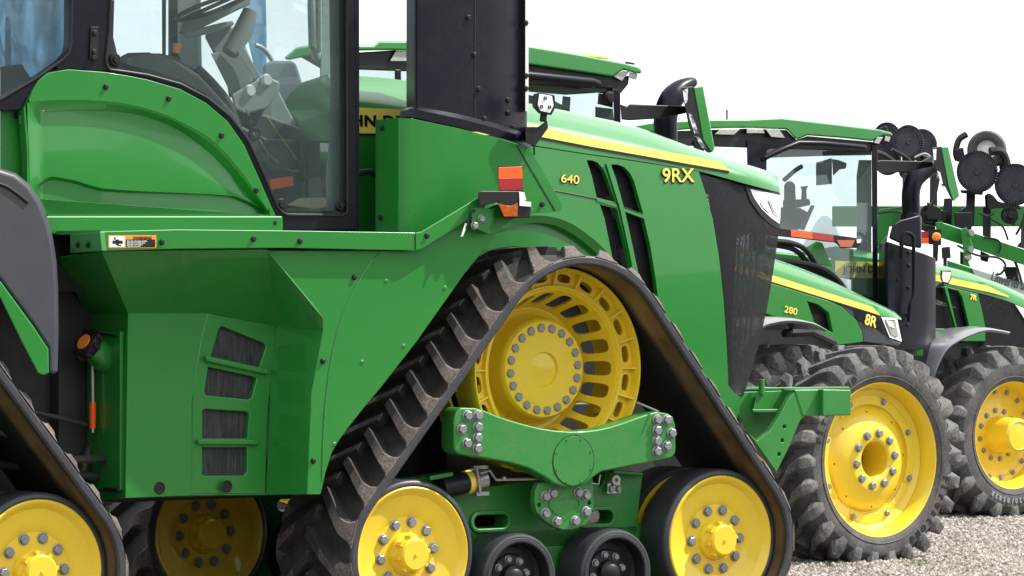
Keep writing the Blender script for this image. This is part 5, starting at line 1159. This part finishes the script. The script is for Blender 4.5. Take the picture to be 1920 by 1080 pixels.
# cab
YCC = .28
rfC = [(1150, 246), (1182, 236), (1227, 228), (1340, 224), (1400, 224), (1466, 221), (1560, 232), (1649, 243), (1673, 249), (1673, 256), (1659, 254), (1649, 256), (1636, 265), (1580, 259), (1514, 254), (1493, 262), (1475, 243), (1400, 240), (1300, 242), (1190, 250)]
bm = new(); solidB(Cf, bm, rfC, YCC, 2*YcC-YCC); cr7 = build("cab_roof", bm, GREEN, TC, bevel=.025, seg=3)
bm = new(); solidB(Cf, bm, [(1190, 248), (1400, 241), (1475, 244), (1493, 262), (1514, 255), (1636, 266), (1655, 270), (1640, 284), (1436, 278), (1300, 274), (1200, 270)], YCC+.03, 2*YcC-YCC-.03); build("roof_underside", bm, BLKT, TC, bevel=.006)
for q in ([(1400, 242), (1430, 242), (1434, 250), (1400, 250)], [(1435, 242), (1460, 242), (1472, 259), (1446, 257)], [(1350, 242), (1388, 242), (1376, 253), (1340, 252)], [(1645, 257), (1656, 257), (1648, 270), (1638, 268)], [(1660, 255), (1670, 257), (1667, 266), (1658, 264)]):
    bm = new(); solidB(Cf, bm, q, YCC-.01, YCC+.10); build("roof_lamp", bm, LAMPG, cr7, bevel=.004)
for q, Y0_, Y1_ in (([(1634, 270), (1645, 270), (1646, 600), (1637, 600)], YCC+.02, YCC+.08), ([(1300, 262), (1320, 262), (1320, 500), (1300, 500)], YCC+.02, YCC+.08), ([(1400, 262), (1438, 270), (1434, 500), (1405, 500)], YCC+.02, YCC+.08), ([(1634, 270), (1645, 270), (1646, 600), (1637, 600)], 2*YcC-YCC-.08, 2*YcC-YCC-.02), ([(1400, 262), (1438, 262), (1434, 500), (1405, 500)], 2*YcC-YCC-.08, 2*YcC-YCC-.02)):
    bm = new(); solidB(Cf, bm, q, Y0_, Y1_); build("cab_pillar", bm, BLK, TC, bevel=.008)
bm = new(); solidB(Cf, bm, [(1300, 470), (1646, 560), (1646, 640), (1300, 640)], YCC+.02, YCC+.08); build("cab_base", bm, BLK, TC, bevel=.008)
bm = new(); solidB(Cf, bm, [(1436, 276), (1636, 280), (1640, 560), (1436, 500)], YCC+.05, YCC+.056); build("door_glass", bm, GLASS2, TC)
bm = new(); solidB(Cf, bm, [(1320, 270), (1402, 270), (1402, 480), (1320, 480)], YCC+.05, YCC+.056); build("rear_quarter_glass", bm, GLASS2, TC)
bm = new(); xw = Cf.p(1640, 400, YCC)[0]; box(bm, (xw, YCC+.1, 1.3), (xw+.006, 2*YcC-YCC-.1, 3.0)); build("windscreen", bm, GLASS2, TC)
bm = new(); tube(bm, [Cf.p(1427, 300, YCC-.05), Cf.p(1434, 296, YCC-.08), Cf.p(1460, 283, YCC-.09), Cf.p(1497, 268, YCC-.09), Cf.p(1540, 269, YCC-.09), Cf.p(1618, 276, YCC-.09), Cf.p(1621, 276, YCC-.06)], .022, 12); build("roof_rail", bm, BLK, TC)
bm = new(); solidB(Cf, bm, [(1530, 305), (1560, 296), (1560, 345), (1530, 348)], .8, .9); build("cab_monitor", bm, mat("monitor_green", (.01, .05, .035), .3), TC, bevel=.008)
bm = new(); solidB(Cf, bm, [(1610, 300), (1634, 300), (1634, 560), (1606, 560), (1606, 330)], .9, 1.0); build("far_door_post", bm, GREYD, TC)
CABG = mat("cab_mid_grey", (.07, .085, .09), .6)
bm = new(); solidB(Cf, bm, [(1470, 345), (1480, 338), (1491, 344), (1492, 370), (1494, 388), (1470, 392)], .9, 1.2); build("driver_seat", bm, CABG, TC, bevel=.02)
bm = new(); solidB(Cf, bm, [(1468, 375), (1518, 373), (1520, 384), (1500, 389), (1468, 392)], 1.0, 1.3); build("seat_armrest", bm, CABG, TC, bevel=.01)
bm = new(); solidB(Cf, bm, [(1500, 350), (1516, 348), (1512, 356), (1513, 376), (1502, 376), (1503, 356)], 1.0, 1.1); build("control_lever", bm, CABG, TC, bevel=.006)
bm = new(); tube(bm, [Cf.p(1470, 338, 1.0), Cf.p(1490, 320, 1.0), Cf.p(1503, 312, 1.0)], .02, 8); build("radio_bracket", bm, GREYD, TC)
bm = new(); solidB(Cf, bm, [(1560, 298), (1572, 300), (1588, 306), (1586, 316), (1574, 318), (1562, 330)], .85, .95); build("monitor_mount", bm, GREYD, TC, bevel=.008)
bm = new(); solidB(Cf, bm, [(1440, 388), (1500, 390), (1516, 398), (1506, 428), (1440, 428)], .8, 1.3); build("seat_base", bm, GREYD, TC, bevel=.02)
bm = new(); solidB(Cf, bm, [(1436, 277), (1634, 281), (1634, 291), (1560, 292), (1436, 296)], 1.2, 1.25); build("roof_liner", bm, GREYD, TC)
bm = new(); solidB(Cf, bm, [(1436, 400), (1462, 400), (1500, 430), (1440, 440)], .6, 1.4); solidB(Cf, bm, [(1498, 430), (1520, 385), (1528, 385), (1508, 432)], .6, .7); build("inner_wheel_cover", bm, GREYD, TC)
m7 = mirror(Cf, TC, [(1645, 302), (1652, 300), (1748, 303), (1750, 312), (1700, 322), (1655, 326), (1645, 320)], [(1764, 275), (1778, 275), (1799, 367), (1787, 378), (1778, 350)], [(1747, 277), (1764, 274), (1789, 372), (1783, 377), (1766, 350), (1754, 318)], YCC-.45)
for q in ([(1749, 280), (1756, 279), (1755, 300), (1751, 300)], [(1757, 320), (1763, 323), (1768, 345), (1764, 345)], [(1766, 348), (1772, 350), (1784, 374), (1776, 368)]):
    bm = new(); solidB(Cf, bm, q, YCC-.45-.158, YCC-.45-.150); build("mirror_glass", bm, CHROME, m7)
# rear fender, lamp bar, hoses
arch(Cf, [(1350, 560), (1380, 512), (1430, 488), (1490, 486), (1545, 498), (1580, 524), (1596, 556), (1600, 590)], -.02, .60, .02, "rear_fender", PLAST, TC)
bm = new(); solidB(Cf, bm, [(1430, 424), (1462, 427), (1563, 440), (1612, 447), (1616, 453), (1608, 465), (1576, 465), (1566, 455), (1461, 443), (1430, 440)], -.08, -.02); lb7 = build("rear_lamp_bar", bm, BLKT, TC, bevel=.006)
for q, m_, nm_ in (([(1483, 431), (1523, 436), (1523, 448), (1483, 443)], ORG, "orange_reflector"), ([(1523, 436), (1563, 441), (1563, 453), (1523, 448)], RED, "red_reflector"), ([(1569, 450), (1603, 450), (1597, 463), (1576, 463)], AMB, "amber_lens"), ([(1606, 449), (1615, 448), (1614, 455), (1607, 456)], LENS, "clear_side_lens")):
    bm = new(); solidB(Cf, bm, q, -.085, -.075); build(nm_, bm, m_, lb7)
bm = new(); solidB(Cf, bm, [(1504, 468), (1530, 452), (1542, 455), (1560, 500), (1530, 495)], .1, .2); build("lamp_bar_bracket", bm, GREENC, TC, bevel=.006)
bm = new(); tube(bm, curve([Cf.p(1440, 452, .05), Cf.p(1480, 455, .05), Cf.p(1510, 468, .05), Cf.p(1532, 500, .05)], 5), .022, 8); tube(bm, curve([Cf.p(1440, 458, .08), Cf.p(1478, 464, .08), Cf.p(1500, 476, .08), Cf.p(1518, 500, .08)], 5), .022, 8); build("hydraulic_hose", bm, BLKT, TC)
bm = new(); solidB(Cf, bm, [(1300, 462), (1440, 470), (1520, 480), (1560, 484), (1560, 520), (1300, 520)], .3, .5); build("rear_body", bm, GREEN, TC, bevel=.02)
# work lamp and round lamp on the hood side
bm = new(); solidB(Cf, bm, [(1763, 507), (1783, 507), (1784, 522), (1778, 532), (1767, 531), (1763, 522)], .42, .50); wl7 = build("work_lamp", bm, BLKT, TC, bevel=.006)
bm = new(); solidB(Cf, bm, [(1767, 509), (1783, 510), (1782, 522), (1777, 530), (1768, 528), (1766, 520)], .412, .425); build("lamp_lens", bm, mat("warm_lens", (.75, .66, .58), .2, coat=1), wl7)
bm = new(); solidB(Cf, bm, [(1757, 534), (1768, 530), (1772, 536), (1757, 541)], .45, .6); build("lamp_bracket", bm, BLKT, TC)

# ================================================================ folded planter frame behind the tractors
Df = Frame(1830, 43, 14)
TD = root("folded_implement", Df, "folded green farm implement with black coulter discs raised on posts, behind the farthest tractor", "farm implement")
def sD(bm, q, Y0, Y1): hull(bm, [Df.P(q, Y0), Df.P(q, Y1)])
for nm_, q, Y0, Y1 in (("rear_toolbar", [(1560, 386), (1925, 386), (1990, 388), (1990, 425), (1560, 425)], 1.0, 1.2), ("front_toolbar", [(1767, 417), (1990, 489), (1990, 520), (1764, 446)], -.2, .0), ("lower_rail", [(1776, 487), (1990, 556), (1990, 572), (1776, 506)], -.6, -.5)):
    bm = new(); sD(bm, q, Y0, Y1); build(nm_, bm, GREEN, TD, bevel=.012)
bm = new(); sD(bm, [(1754, 417), (1768, 416), (1768, 447), (1756, 443)], -.2, .0); build("toolbar_end_cap", bm, GREEN, TD, bevel=.006)
bm = new(); sD(bm, [(1822, 503), (1990, 556), (1990, 590), (1840, 540)], -.64, -.61); np_ = build("name_panel", bm, mat("pale_grey_panel", (.42, .47, .44), .4), TD)
text("implement_name", "Unverferth", .150, mat("dark_grey_letters", (.06, .065, .065), .5), np_, Df.p(1857, 527, -.65), rot=(R(90), R(14), 0), off=.002, sx=.60)
bm = new(); sD(bm, [(1650, 392), (1690, 388), (1668, 425), (1660, 470), (1642, 500), (1640, 420)], .5, .6); sD(bm, [(1640, 470), (1662, 440), (1664, 475), (1652, 480)], .4, .5); build("hitch_mast", bm, GREEN, TD, bevel=.01)
bm = new(); sD(bm, [(1801, 430), (1812, 426), (1818, 440), (1826, 468), (1816, 490), (1826, 520), (1806, 500), (1806, 470)], -.4, -.25); build("folding_hinge", bm, GREEN, TD, bevel=.01)
for q in ((1820, 437), (1815, 483), (1819, 468)):
    bm = new(); lathe(bm, [(0, -.04), (.03, -.04), (.04, 0)], 12, c=Df.p(*q, -.4)); build("hinge_pin", bm, STEEL, TD)
posts = [[(1692, 325), (1700, 325), (1700, 392), (1692, 392)], [(1744, 318), (1757, 318), (1758, 425), (1742, 425)], [(1770, 372), (1786, 372), (1784, 424), (1766, 424)], [(1812, 362), (1829, 362), (1826, 424), (1810, 424)], [(1843, 388), (1858, 388), (1858, 448), (1842, 446)], [(1915, 412), (1928, 410), (1928, 470), (1913, 466)]]
for i, q in enumerate(posts):
    bm = new(); sD(bm, q, .3, .42); build("post", bm, DISC, TD, bevel=.008)
for q in ([(1800, 356), (1844, 357), (1842, 366), (1802, 362)], [(1850, 362), (1862, 366), (1872, 378), (1912, 385), (1916, 393), (1870, 390), (1852, 394)], [(1738, 378), (1764, 390), (1764, 412), (1738, 412)], [(1788, 398), (1822, 398), (1822, 440), (1792, 436)], [(1884, 388), (1906, 388), (1904, 424), (1884, 418)], [(1784, 440), (1802, 442), (1802, 456), (1788, 452)], [(1866, 452), (1880, 456), (1877, 478), (1870, 476)], [(1838, 470), (1856, 478), (1852, 492), (1838, 488)], [(1800, 470), (1812, 476), (1810, 500), (1800, 495)], [(1880, 500), (1905, 500), (1915, 540), (1890, 530)], [(1728, 420), (1754, 424), (1754, 440), (1728, 432)]):
    bm = new(); sD(bm, q, .05, .3); build("clamp_block", bm, BLKT, TD, bevel=.01)
def disc_mesh():
    bm = new(); n = 44; r0 = .205; rings = []
    for r, y, z_ in ((.0, -.012, 0), (.03, -.014, 0), (.035, -.004, 0), (.150, -.004, 0)):
        rings.append((r, y))
    lathe(bm, rings, n)
    V = [[], []]
    for k in range(n*2):
        a = math.pi*k/n; w_ = .010 if k % 2 else -.010
        V[0].append(bm.verts.new((.149*math.cos(a), -.004, .149*math.sin(a)))); V[1].append(bm.verts.new(((r0-(.003 if k % 2 else 0))*math.cos(a), -.002+w_, (r0-(.003 if k % 2 else 0))*math.sin(a))))
    for k in range(n*2): face(bm, (V[0][k], V[0][(k+1) % (2*n)], V[1][(k+1) % (2*n)], V[1][k]))
    me_ = bm; return me_
_d = build("coulter_disc", disc_mesh(), DISC, TD, solid=.006, smooth=False)
dl = [(1832, 322, 0.0, 1.08), (1903, 346, .05, 1.08), (1663, 259, .6, .82), (1703, 266, .3, .87), (1729, 273, .45, .86), (1664, 300, .8, .8), (1921, 470, .5, .5)]
for i, (x, y, Y, sc) in enumerate(dl):
    o = _d if i == 0 else _d.copy()
    if i: link(o, TD)
    o.location = Df.p(x, y, Y); o.scale = (sc,)*3; o.rotation_euler = (0, random.uniform(0, 3), R(-6 if i < 2 else 8))
# gauge wheel
bm = new(); lathe(bm, [(.10, .0), (.115, -.02), (.15, -.035), (.185, -.03), (.200, -.01), (.205, .03), (.207, .08), (.205, .13), (.19, .15), (.12, .15)], 48)
gw = build("gauge_wheel", bm, TYRE, TD, loc=Df.p(1850, 281, .25), rot=(0, 0, R(-22)))
bm = new(); lathe(bm, [(.0, .03), (.05, .03), (.06, .05), (.095, .04), (.105, .0), (.115, -.005)], 36); build("wheel_rim", bm, WHITE, gw)
bm = new(); tube(bm, curve([Df.p(1812, 252, .4), Df.p(1798, 262, .4), Df.p(1792, 285, .4), Df.p(1796, 300, .4)], 4), .035, 8); build("scraper_arm", bm, BLKT, TD)
for P_, rr_ in (([(1856, 284), (1876, 284), (1886, 300), (1888, 322), (1878, 336)], .045), ([(1880, 320), (1898, 322)], .03), ([(1640, 285), (1660, 292), (1678, 305)], .03), ([(1715, 295), (1735, 288), (1750, 300)], .012), ([(1868, 345), (1885, 358)], .014), ([(1672, 280), (1700, 296), (1712, 310)], .02)):
    bm = new(); tube(bm, curve([Df.p(a, b, .1) for a, b in P_], 4), rr_, 8); build("coulter_arm", bm, BLKT if rr_ > .015 else STEEL, TD)
for P_ in ([(1835, 398), (1850, 405), (1864, 400)], [(1845, 445), (1870, 450), (1876, 462), (1872, 475)], [(1795, 460), (1830, 478), (1870, 483), (1885, 496), (1878, 512), (1865, 516)], [(1858, 410), (1880, 425), (1890, 450)]):
    bm = new(); tube(bm, curve([Df.p(a, b, -.25) for a, b in P_], 5), .012, 8); build("hose", bm, BLKT, TD)
# rear lamps of the implement
bm = new(); c_ = Df.p(1755, 444, -.5); lathe(bm, [(0, -.05), (.030, -.048), (.043, -.03), (.045, 0)], 24, c=c_); build("amber_marker_lamp", bm, ORGD, TD)
bm = new(); sD(bm, [(1727, 434), (1741, 434), (1741, 446), (1727, 446)], -.5, -.45); build("red_lamp", bm, RED, TD); bm = new(); sD(bm, [(1727, 446), (1741, 446), (1741, 457), (1727, 457)], -.5, -.45); build("orange_lamp", bm, ORG, TD)
bm = new(); sD(bm, [(1741, 430), (1765, 430), (1765, 460), (1741, 458)], -.45, -.4); sD(bm, [(1749, 458), (1760, 458), (1758, 490), (1749, 490)], -.45, -.4); build("lamp_holder", bm, BLKT, TD)
bm = new(); c_ = Df.p(1774, 474, -.7); sD(bm, [(1765, 464), (1781, 462), (1783, 484), (1766, 485)], -.75, -.65); tube(bm, [Df.p(1772, 484, -.7), Df.p(1772, 520, -.7)], .02, 8); build("lamp_on_stalk", bm, BLKT, TD)
# white storage tank further back
TE = root("storage_tank", Df.rot(Vector((0, 0, 0)))*0+Vector(((1850-CX)/F*52, 52, 0)), "large white rounded storage tank beyond the implement", "tank", rz=R(10))
bm = new(); tube(bm, [(-2.3, 0, 1.60), (-2.1, 0, 1.60), (0.5, 0, 1.60), (0.7, 0, 1.60)], 1.0, 32, radii=[.85, 1.16, 1.16, .85]); build("tank_shell", bm, WALL, TE, ang=40)
for x in (-1.6, 0.0):
    bm = new(); box(bm, (x-.1, -.7, 0), (x+.1, .7, .7)); build("tank_saddle", bm, ENG, TE)

bm = new(); tube(bm, [Cf.p(1363, 224, .8), Cf.p(1363, 206, .8)], .008, 6); build("antenna", bm, BLKT, TC)
# more of the folded row units: arms, closing wheels and brackets between the discs
for q, Y in (([(1690, 285), (1712, 290), (1720, 312), (1708, 322), (1692, 306)], .35), ([(1728, 290), (1752, 296), (1758, 318), (1742, 322)], .4), ([(1648, 240), (1662, 236), (1668, 250), (1652, 262)], .5), ([(1790, 280), (1806, 276), (1810, 300), (1794, 304)], .35),
             ([(1872, 300), (1888, 296), (1892, 330), (1876, 338)], .2), ([(1884, 316), (1902, 312), (1904, 330), (1888, 334)], .15), ([(1846, 366), (1858, 362), (1862, 392), (1848, 396)], .2), ([(1760, 392), (1776, 396), (1774, 416), (1760, 412)], .15), ([(1700, 380), (1744, 396), (1742, 412), (1700, 400)], .7)):
    bm = new(); sD(bm, q, Y, Y+.12); build("row_unit_bracket", bm, BLKT, TD, bevel=.012)
for x, y, Y, rr_ in ((1742, 402, .1, .10), (1812, 402, .1, .07), (1895, 404, .05, .09), (1702, 322, .5, .08)):
    bm = new(); lathe(bm, [(0, -.03), (rr_*.4, -.03), (rr_*.5, 0), (rr_, 0), (rr_, .06), (0, .06)], 20, c=Df.p(x, y, Y)); build("pivot_hub", bm, BLKT, TD, bevel=.006)
for P_ in ([(1640, 400), (1680, 396), (1700, 404)], [(1752, 300), (1760, 330), (1752, 372), (1744, 388)], [(1905, 440), (1916, 420), (1922, 400)], [(1880, 470), (1900, 486), (1910, 510), (1918, 540)]):
    bm = new(); tube(bm, curve([Df.p(a, b, -.1) for a, b in P_], 5), .014, 8); build("hose", bm, BLKT, TD)

bm = new(); hull(bm, [[Bf.p(a, b, YHB) for a, b in ((1657, 598), (1679, 600), (1686, 634), (1670, 628))], [Bf.p(a, b, Y) for a, b, Y in ((1660, 599, YHB-.014), (1678, 601, YHB+.008), (1684, 632, YHB+.016), (1671, 628, YHB-.012))]]); build("lamp_reflector", bm, LAMPG, TB, bevel=.003)
bm = new(); hull(bm, [[Bf.p(a, b, YHB) for a, b in ((1662, 602), (1674, 604), (1678, 616), (1666, 613))], [Bf.p(a, b, Y) for a, b, Y in ((1662, 602, YHB-.018), (1673, 603, YHB-.006), (1677, 615, YHB-.002), (1667, 612, YHB-.016))]]); build("lamp_lens", bm, LENS, TB, bevel=.002)

from mathutils import noise as mn2
mnz = mn2.noise
# ================================================================ ground
def ground_mat():
    m = bpy.data.materials.new("gravel_yard"); m.use_nodes = True; t = m.node_tree; L = t.links; b = t.nodes["Principled BSDF"]
    b.inputs["Roughness"].default_value = 0.95; b.inputs["Specular IOR Level"].default_value = 0.2
    tcn = t.nodes.new("ShaderNodeTexCoord")
    v = t.nodes.new("ShaderNodeTexVoronoi"); v.inputs["Scale"].default_value = 38; L.new(tcn.outputs["Object"], v.inputs["Vector"])
    v2 = t.nodes.new("ShaderNodeTexVoronoi"); v2.inputs["Scale"].default_value = 110; L.new(tcn.outputs["Object"], v2.inputs["Vector"])
    n = t.nodes.new("ShaderNodeTexNoise"); n.inputs["Scale"].default_value = 1.3; n.inputs["Detail"].default_value = 8; L.new(tcn.outputs["Object"], n.inputs["Vector"])
    c = t.nodes.new("ShaderNodeValToRGB"); c.color_ramp.elements[0].color = (0.15, 0.125, 0.108, 1); c.color_ramp.elements[1].color = (0.36, 0.32, 0.29, 1)
    sp = t.nodes.new("ShaderNodeSeparateColor"); L.new(v.outputs["Color"], sp.inputs[0]); L.new(sp.outputs[0], c.inputs[0])
    mm = t.nodes.new("ShaderNodeMix"); mm.data_type = 'RGBA'; mm.blend_type = 'MULTIPLY'; mm.inputs[0].default_value = 0.6
    nb_ = t.nodes.new("ShaderNodeTexNoise"); nb_.inputs["Scale"].default_value = .45; nb_.inputs["Detail"].default_value = 5; L.new(tcn.outputs["Object"], nb_.inputs["Vector"]); av = t.nodes.new("ShaderNodeMath"); av.operation = "ADD"; L.new(n.outputs["Fac"], av.inputs[0]); L.new(nb_.outputs["Fac"], av.inputs[1]); hv = t.nodes.new("ShaderNodeMath"); hv.operation = "MULTIPLY"; hv.inputs[1].default_value = .5; L.new(av.outputs[0], hv.inputs[0])
    c2_ = t.nodes.new("ShaderNodeValToRGB"); c2_.color_ramp.elements[0].position = 0.40; c2_.color_ramp.elements[0].color = (0.50, 0.46, 0.40, 1); c2_.color_ramp.elements[1].position = 0.60
    L.new(hv.outputs[0], c2_.inputs[0]); L.new(c.outputs[0], mm.inputs[6]); L.new(c2_.outputs[0], mm.inputs[7]); L.new(mm.outputs[2], b.inputs["Base Color"])
    ad = t.nodes.new("ShaderNodeMath"); ad.operation = 'ADD'; L.new(v.outputs["Distance"], ad.inputs[0]); L.new(v2.outputs["Distance"], ad.inputs[1])
    bn = t.nodes.new("ShaderNodeBump"); bn.inputs["Strength"].default_value = 0.8; bn.inputs["Distance"].default_value = 0.02; L.new(ad.outputs[0], bn.inputs["Height"]); L.new(bn.outputs[0], b.inputs["Normal"])
    return m
bm = new(); bmesh.ops.create_grid(bm, x_segments=2, y_segments=2, size=900)
g = build("ground", bm, ground_mat(), smooth=False); tag(g, kind="structure")

# distant wood behind the camera, seen only in the paint and the glass
_t = new(); bmesh.ops.create_icosphere(_t, subdivisions=2, radius=1); ICV = [v.co.copy() for v in _t.verts]; ICF = [[v.index for v in f.verts] for f in _t.faces]; _t.free()
def ico(bm, M):
    vs = [bm.verts.new(M @ v) for v in ICV]
    for f in ICF: bm.faces.new([vs[i] for i in f])
bm = new(); rnd = random.Random(3)
for k in range(150):
    a = R(95+rnd.uniform(0, 250)); d = rnd.uniform(70, 95); h = rnd.uniform(6, 10.5)+2*math.sin(k*.37); cx_, cy_ = math.sin(a)*d, math.cos(a)*d+20
    for q in range(4):
        ico(bm, Matrix.Translation((cx_+rnd.uniform(-3, 3), cy_+rnd.uniform(-3, 3), h*rnd.uniform(.25, .75))) @ Matrix.Diagonal((rnd.uniform(3.5, 6), rnd.uniform(3.5, 6), h*rnd.uniform(.2, .34), 1)))
for v in bm.verts: v.co += Vector((mnz(v.co*.9), mnz(v.co*1.1+Vector((9, 0, 0))), mnz(v.co*1.3)))*1.2
tl = build("distant_wood", bm, mat("wood_foliage", (0.035, 0.060, 0.022), 0.9, var=.5, vscale=.4), smooth=False); tag(tl, "far-off green wood across the yard", "wood", kind="stuff")

# loose stones on the visible strip of yard, and grass tufts by the tyres
def world_at(px, py):
    z = F*CZ/(py-HY); return ((px-CX)/F*z, z)
bm = new(); rs = random.Random(11); PV = [(1, 0, 0), (-.9, .1, 0), (0, 1, 0), (.1, -.9, 0), (0, 0, .8), (0, 0, -.6)]; PF = [(0, 2, 4), (2, 1, 4), (1, 3, 4), (3, 0, 4)]
for k in range(26000):
    t = rs.random(); py = 1095-165*t**.8; px = rs.uniform(1380, 1960); x, y = world_at(px, py); s_ = .007+.026*rs.random()**4; a = rs.uniform(0, 6.3); ca, sa = math.cos(a)*s_, math.sin(a)*s_
    mi_ = rs.choice((0, 0, 0, 1, 1, 1, 2, 2, 3)); vs = [bm.verts.new((x+vx*ca*rs.uniform(.7, 1.3)-vy*sa, y+vx*sa+vy*ca, .002+vz*s_*rs.uniform(.5, .9))) for vx, vy, vz in PV[:5]]
    for f in PF: fc_ = bm.faces.new([vs[i] for i in f]); fc_.material_index = mi_
for k in range(260):
    px = rs.uniform(1400, 1950); py = rs.uniform(975, 1090); x, y = world_at(px, py); s_ = rs.uniform(.014, .032); a = rs.uniform(0, 6.3); ca, sa = math.cos(a)*s_, math.sin(a)*s_
    vs = [bm.verts.new((x+vx*ca-vy*sa*.7, y+vx*sa+vy*ca*.7, .002+vz*s_*.7)) for vx, vy, vz in PV[:5]]
    for f in PF: bm.faces.new([vs[i] for i in f]).material_index = rs.choice((0, 1, 2))
st = build("gravel_stones", bm, [mat("stone_grey", (.30, .27, .25), .9), mat("stone_pale", (.40, .37, .335), .9), mat("stone_pink", (.27, .215, .18), .9), mat("stone_dark", (.14, .12, .11), .9)], smooth=False, fix=False); tag(st, "loose pale gravel stones covering the yard", "gravel", kind="stuff")
GRASS = mat("grass_blade", (.07, .12, .02), .8, var=.4, vscale=6)
bm = new()
for cx_, cy_, n_, w_, h_ in ((1775, 962, 260, 22, .075), (1800, 972, 70, 30, .03), (1900, 1000, 50, 40, .02), (1560, 1060, 120, 60, .03), (1720, 1058, 90, 30, .028), (1790, 1050, 70, 60, .02), (1850, 1065, 60, 60, .02), (1640, 1068, 60, 80, .02)):
    for k in range(n_):
        x, y = world_at(rs.gauss(cx_, w_/2), rs.gauss(cy_, 3)); a = rs.uniform(0, 3.1); hh = h_*rs.uniform(.5, 1.2); dx, dy = math.cos(a)*.004, math.sin(a)*.004; lx = rs.uniform(-.3, .3)*hh
        f = bm.faces.new([bm.verts.new((x-dx, y-dy, 0)), bm.verts.new((x+dx, y+dy, 0)), bm.verts.new((x+lx, y+rs.uniform(-.3, .3)*hh, hh))])
gr_ = build("grass", bm, GRASS, smooth=False, fix=False); tag(gr_, "short green grass tufts sprouting beside the tyres", "grass", kind="stuff")

# unseen mown grass added right of the picture to darken the paint's reflections
bm = new(); nx_ = 40
V = [[bm.verts.new((x, y, .004)) for x in (9.5+.8*mnz(Vector((y*.11, 3, 0)))+.3*mnz(Vector((y*.7, 1, 0))), 40, 220)] for y in [-140+5*k for k in range(60)]]
for a, b in zip(V, V[1:]):
    for i in range(2): face(bm, (a[i], a[i+1], b[i+1], b[i]))
lw_ = build("added_lawn", bm, mat("added_mown_grass", (.045, .075, .018), .95, var=.5, vscale=.8, bump=.8, bscale=25), smooth=False); tag(lw_, kind="structure")
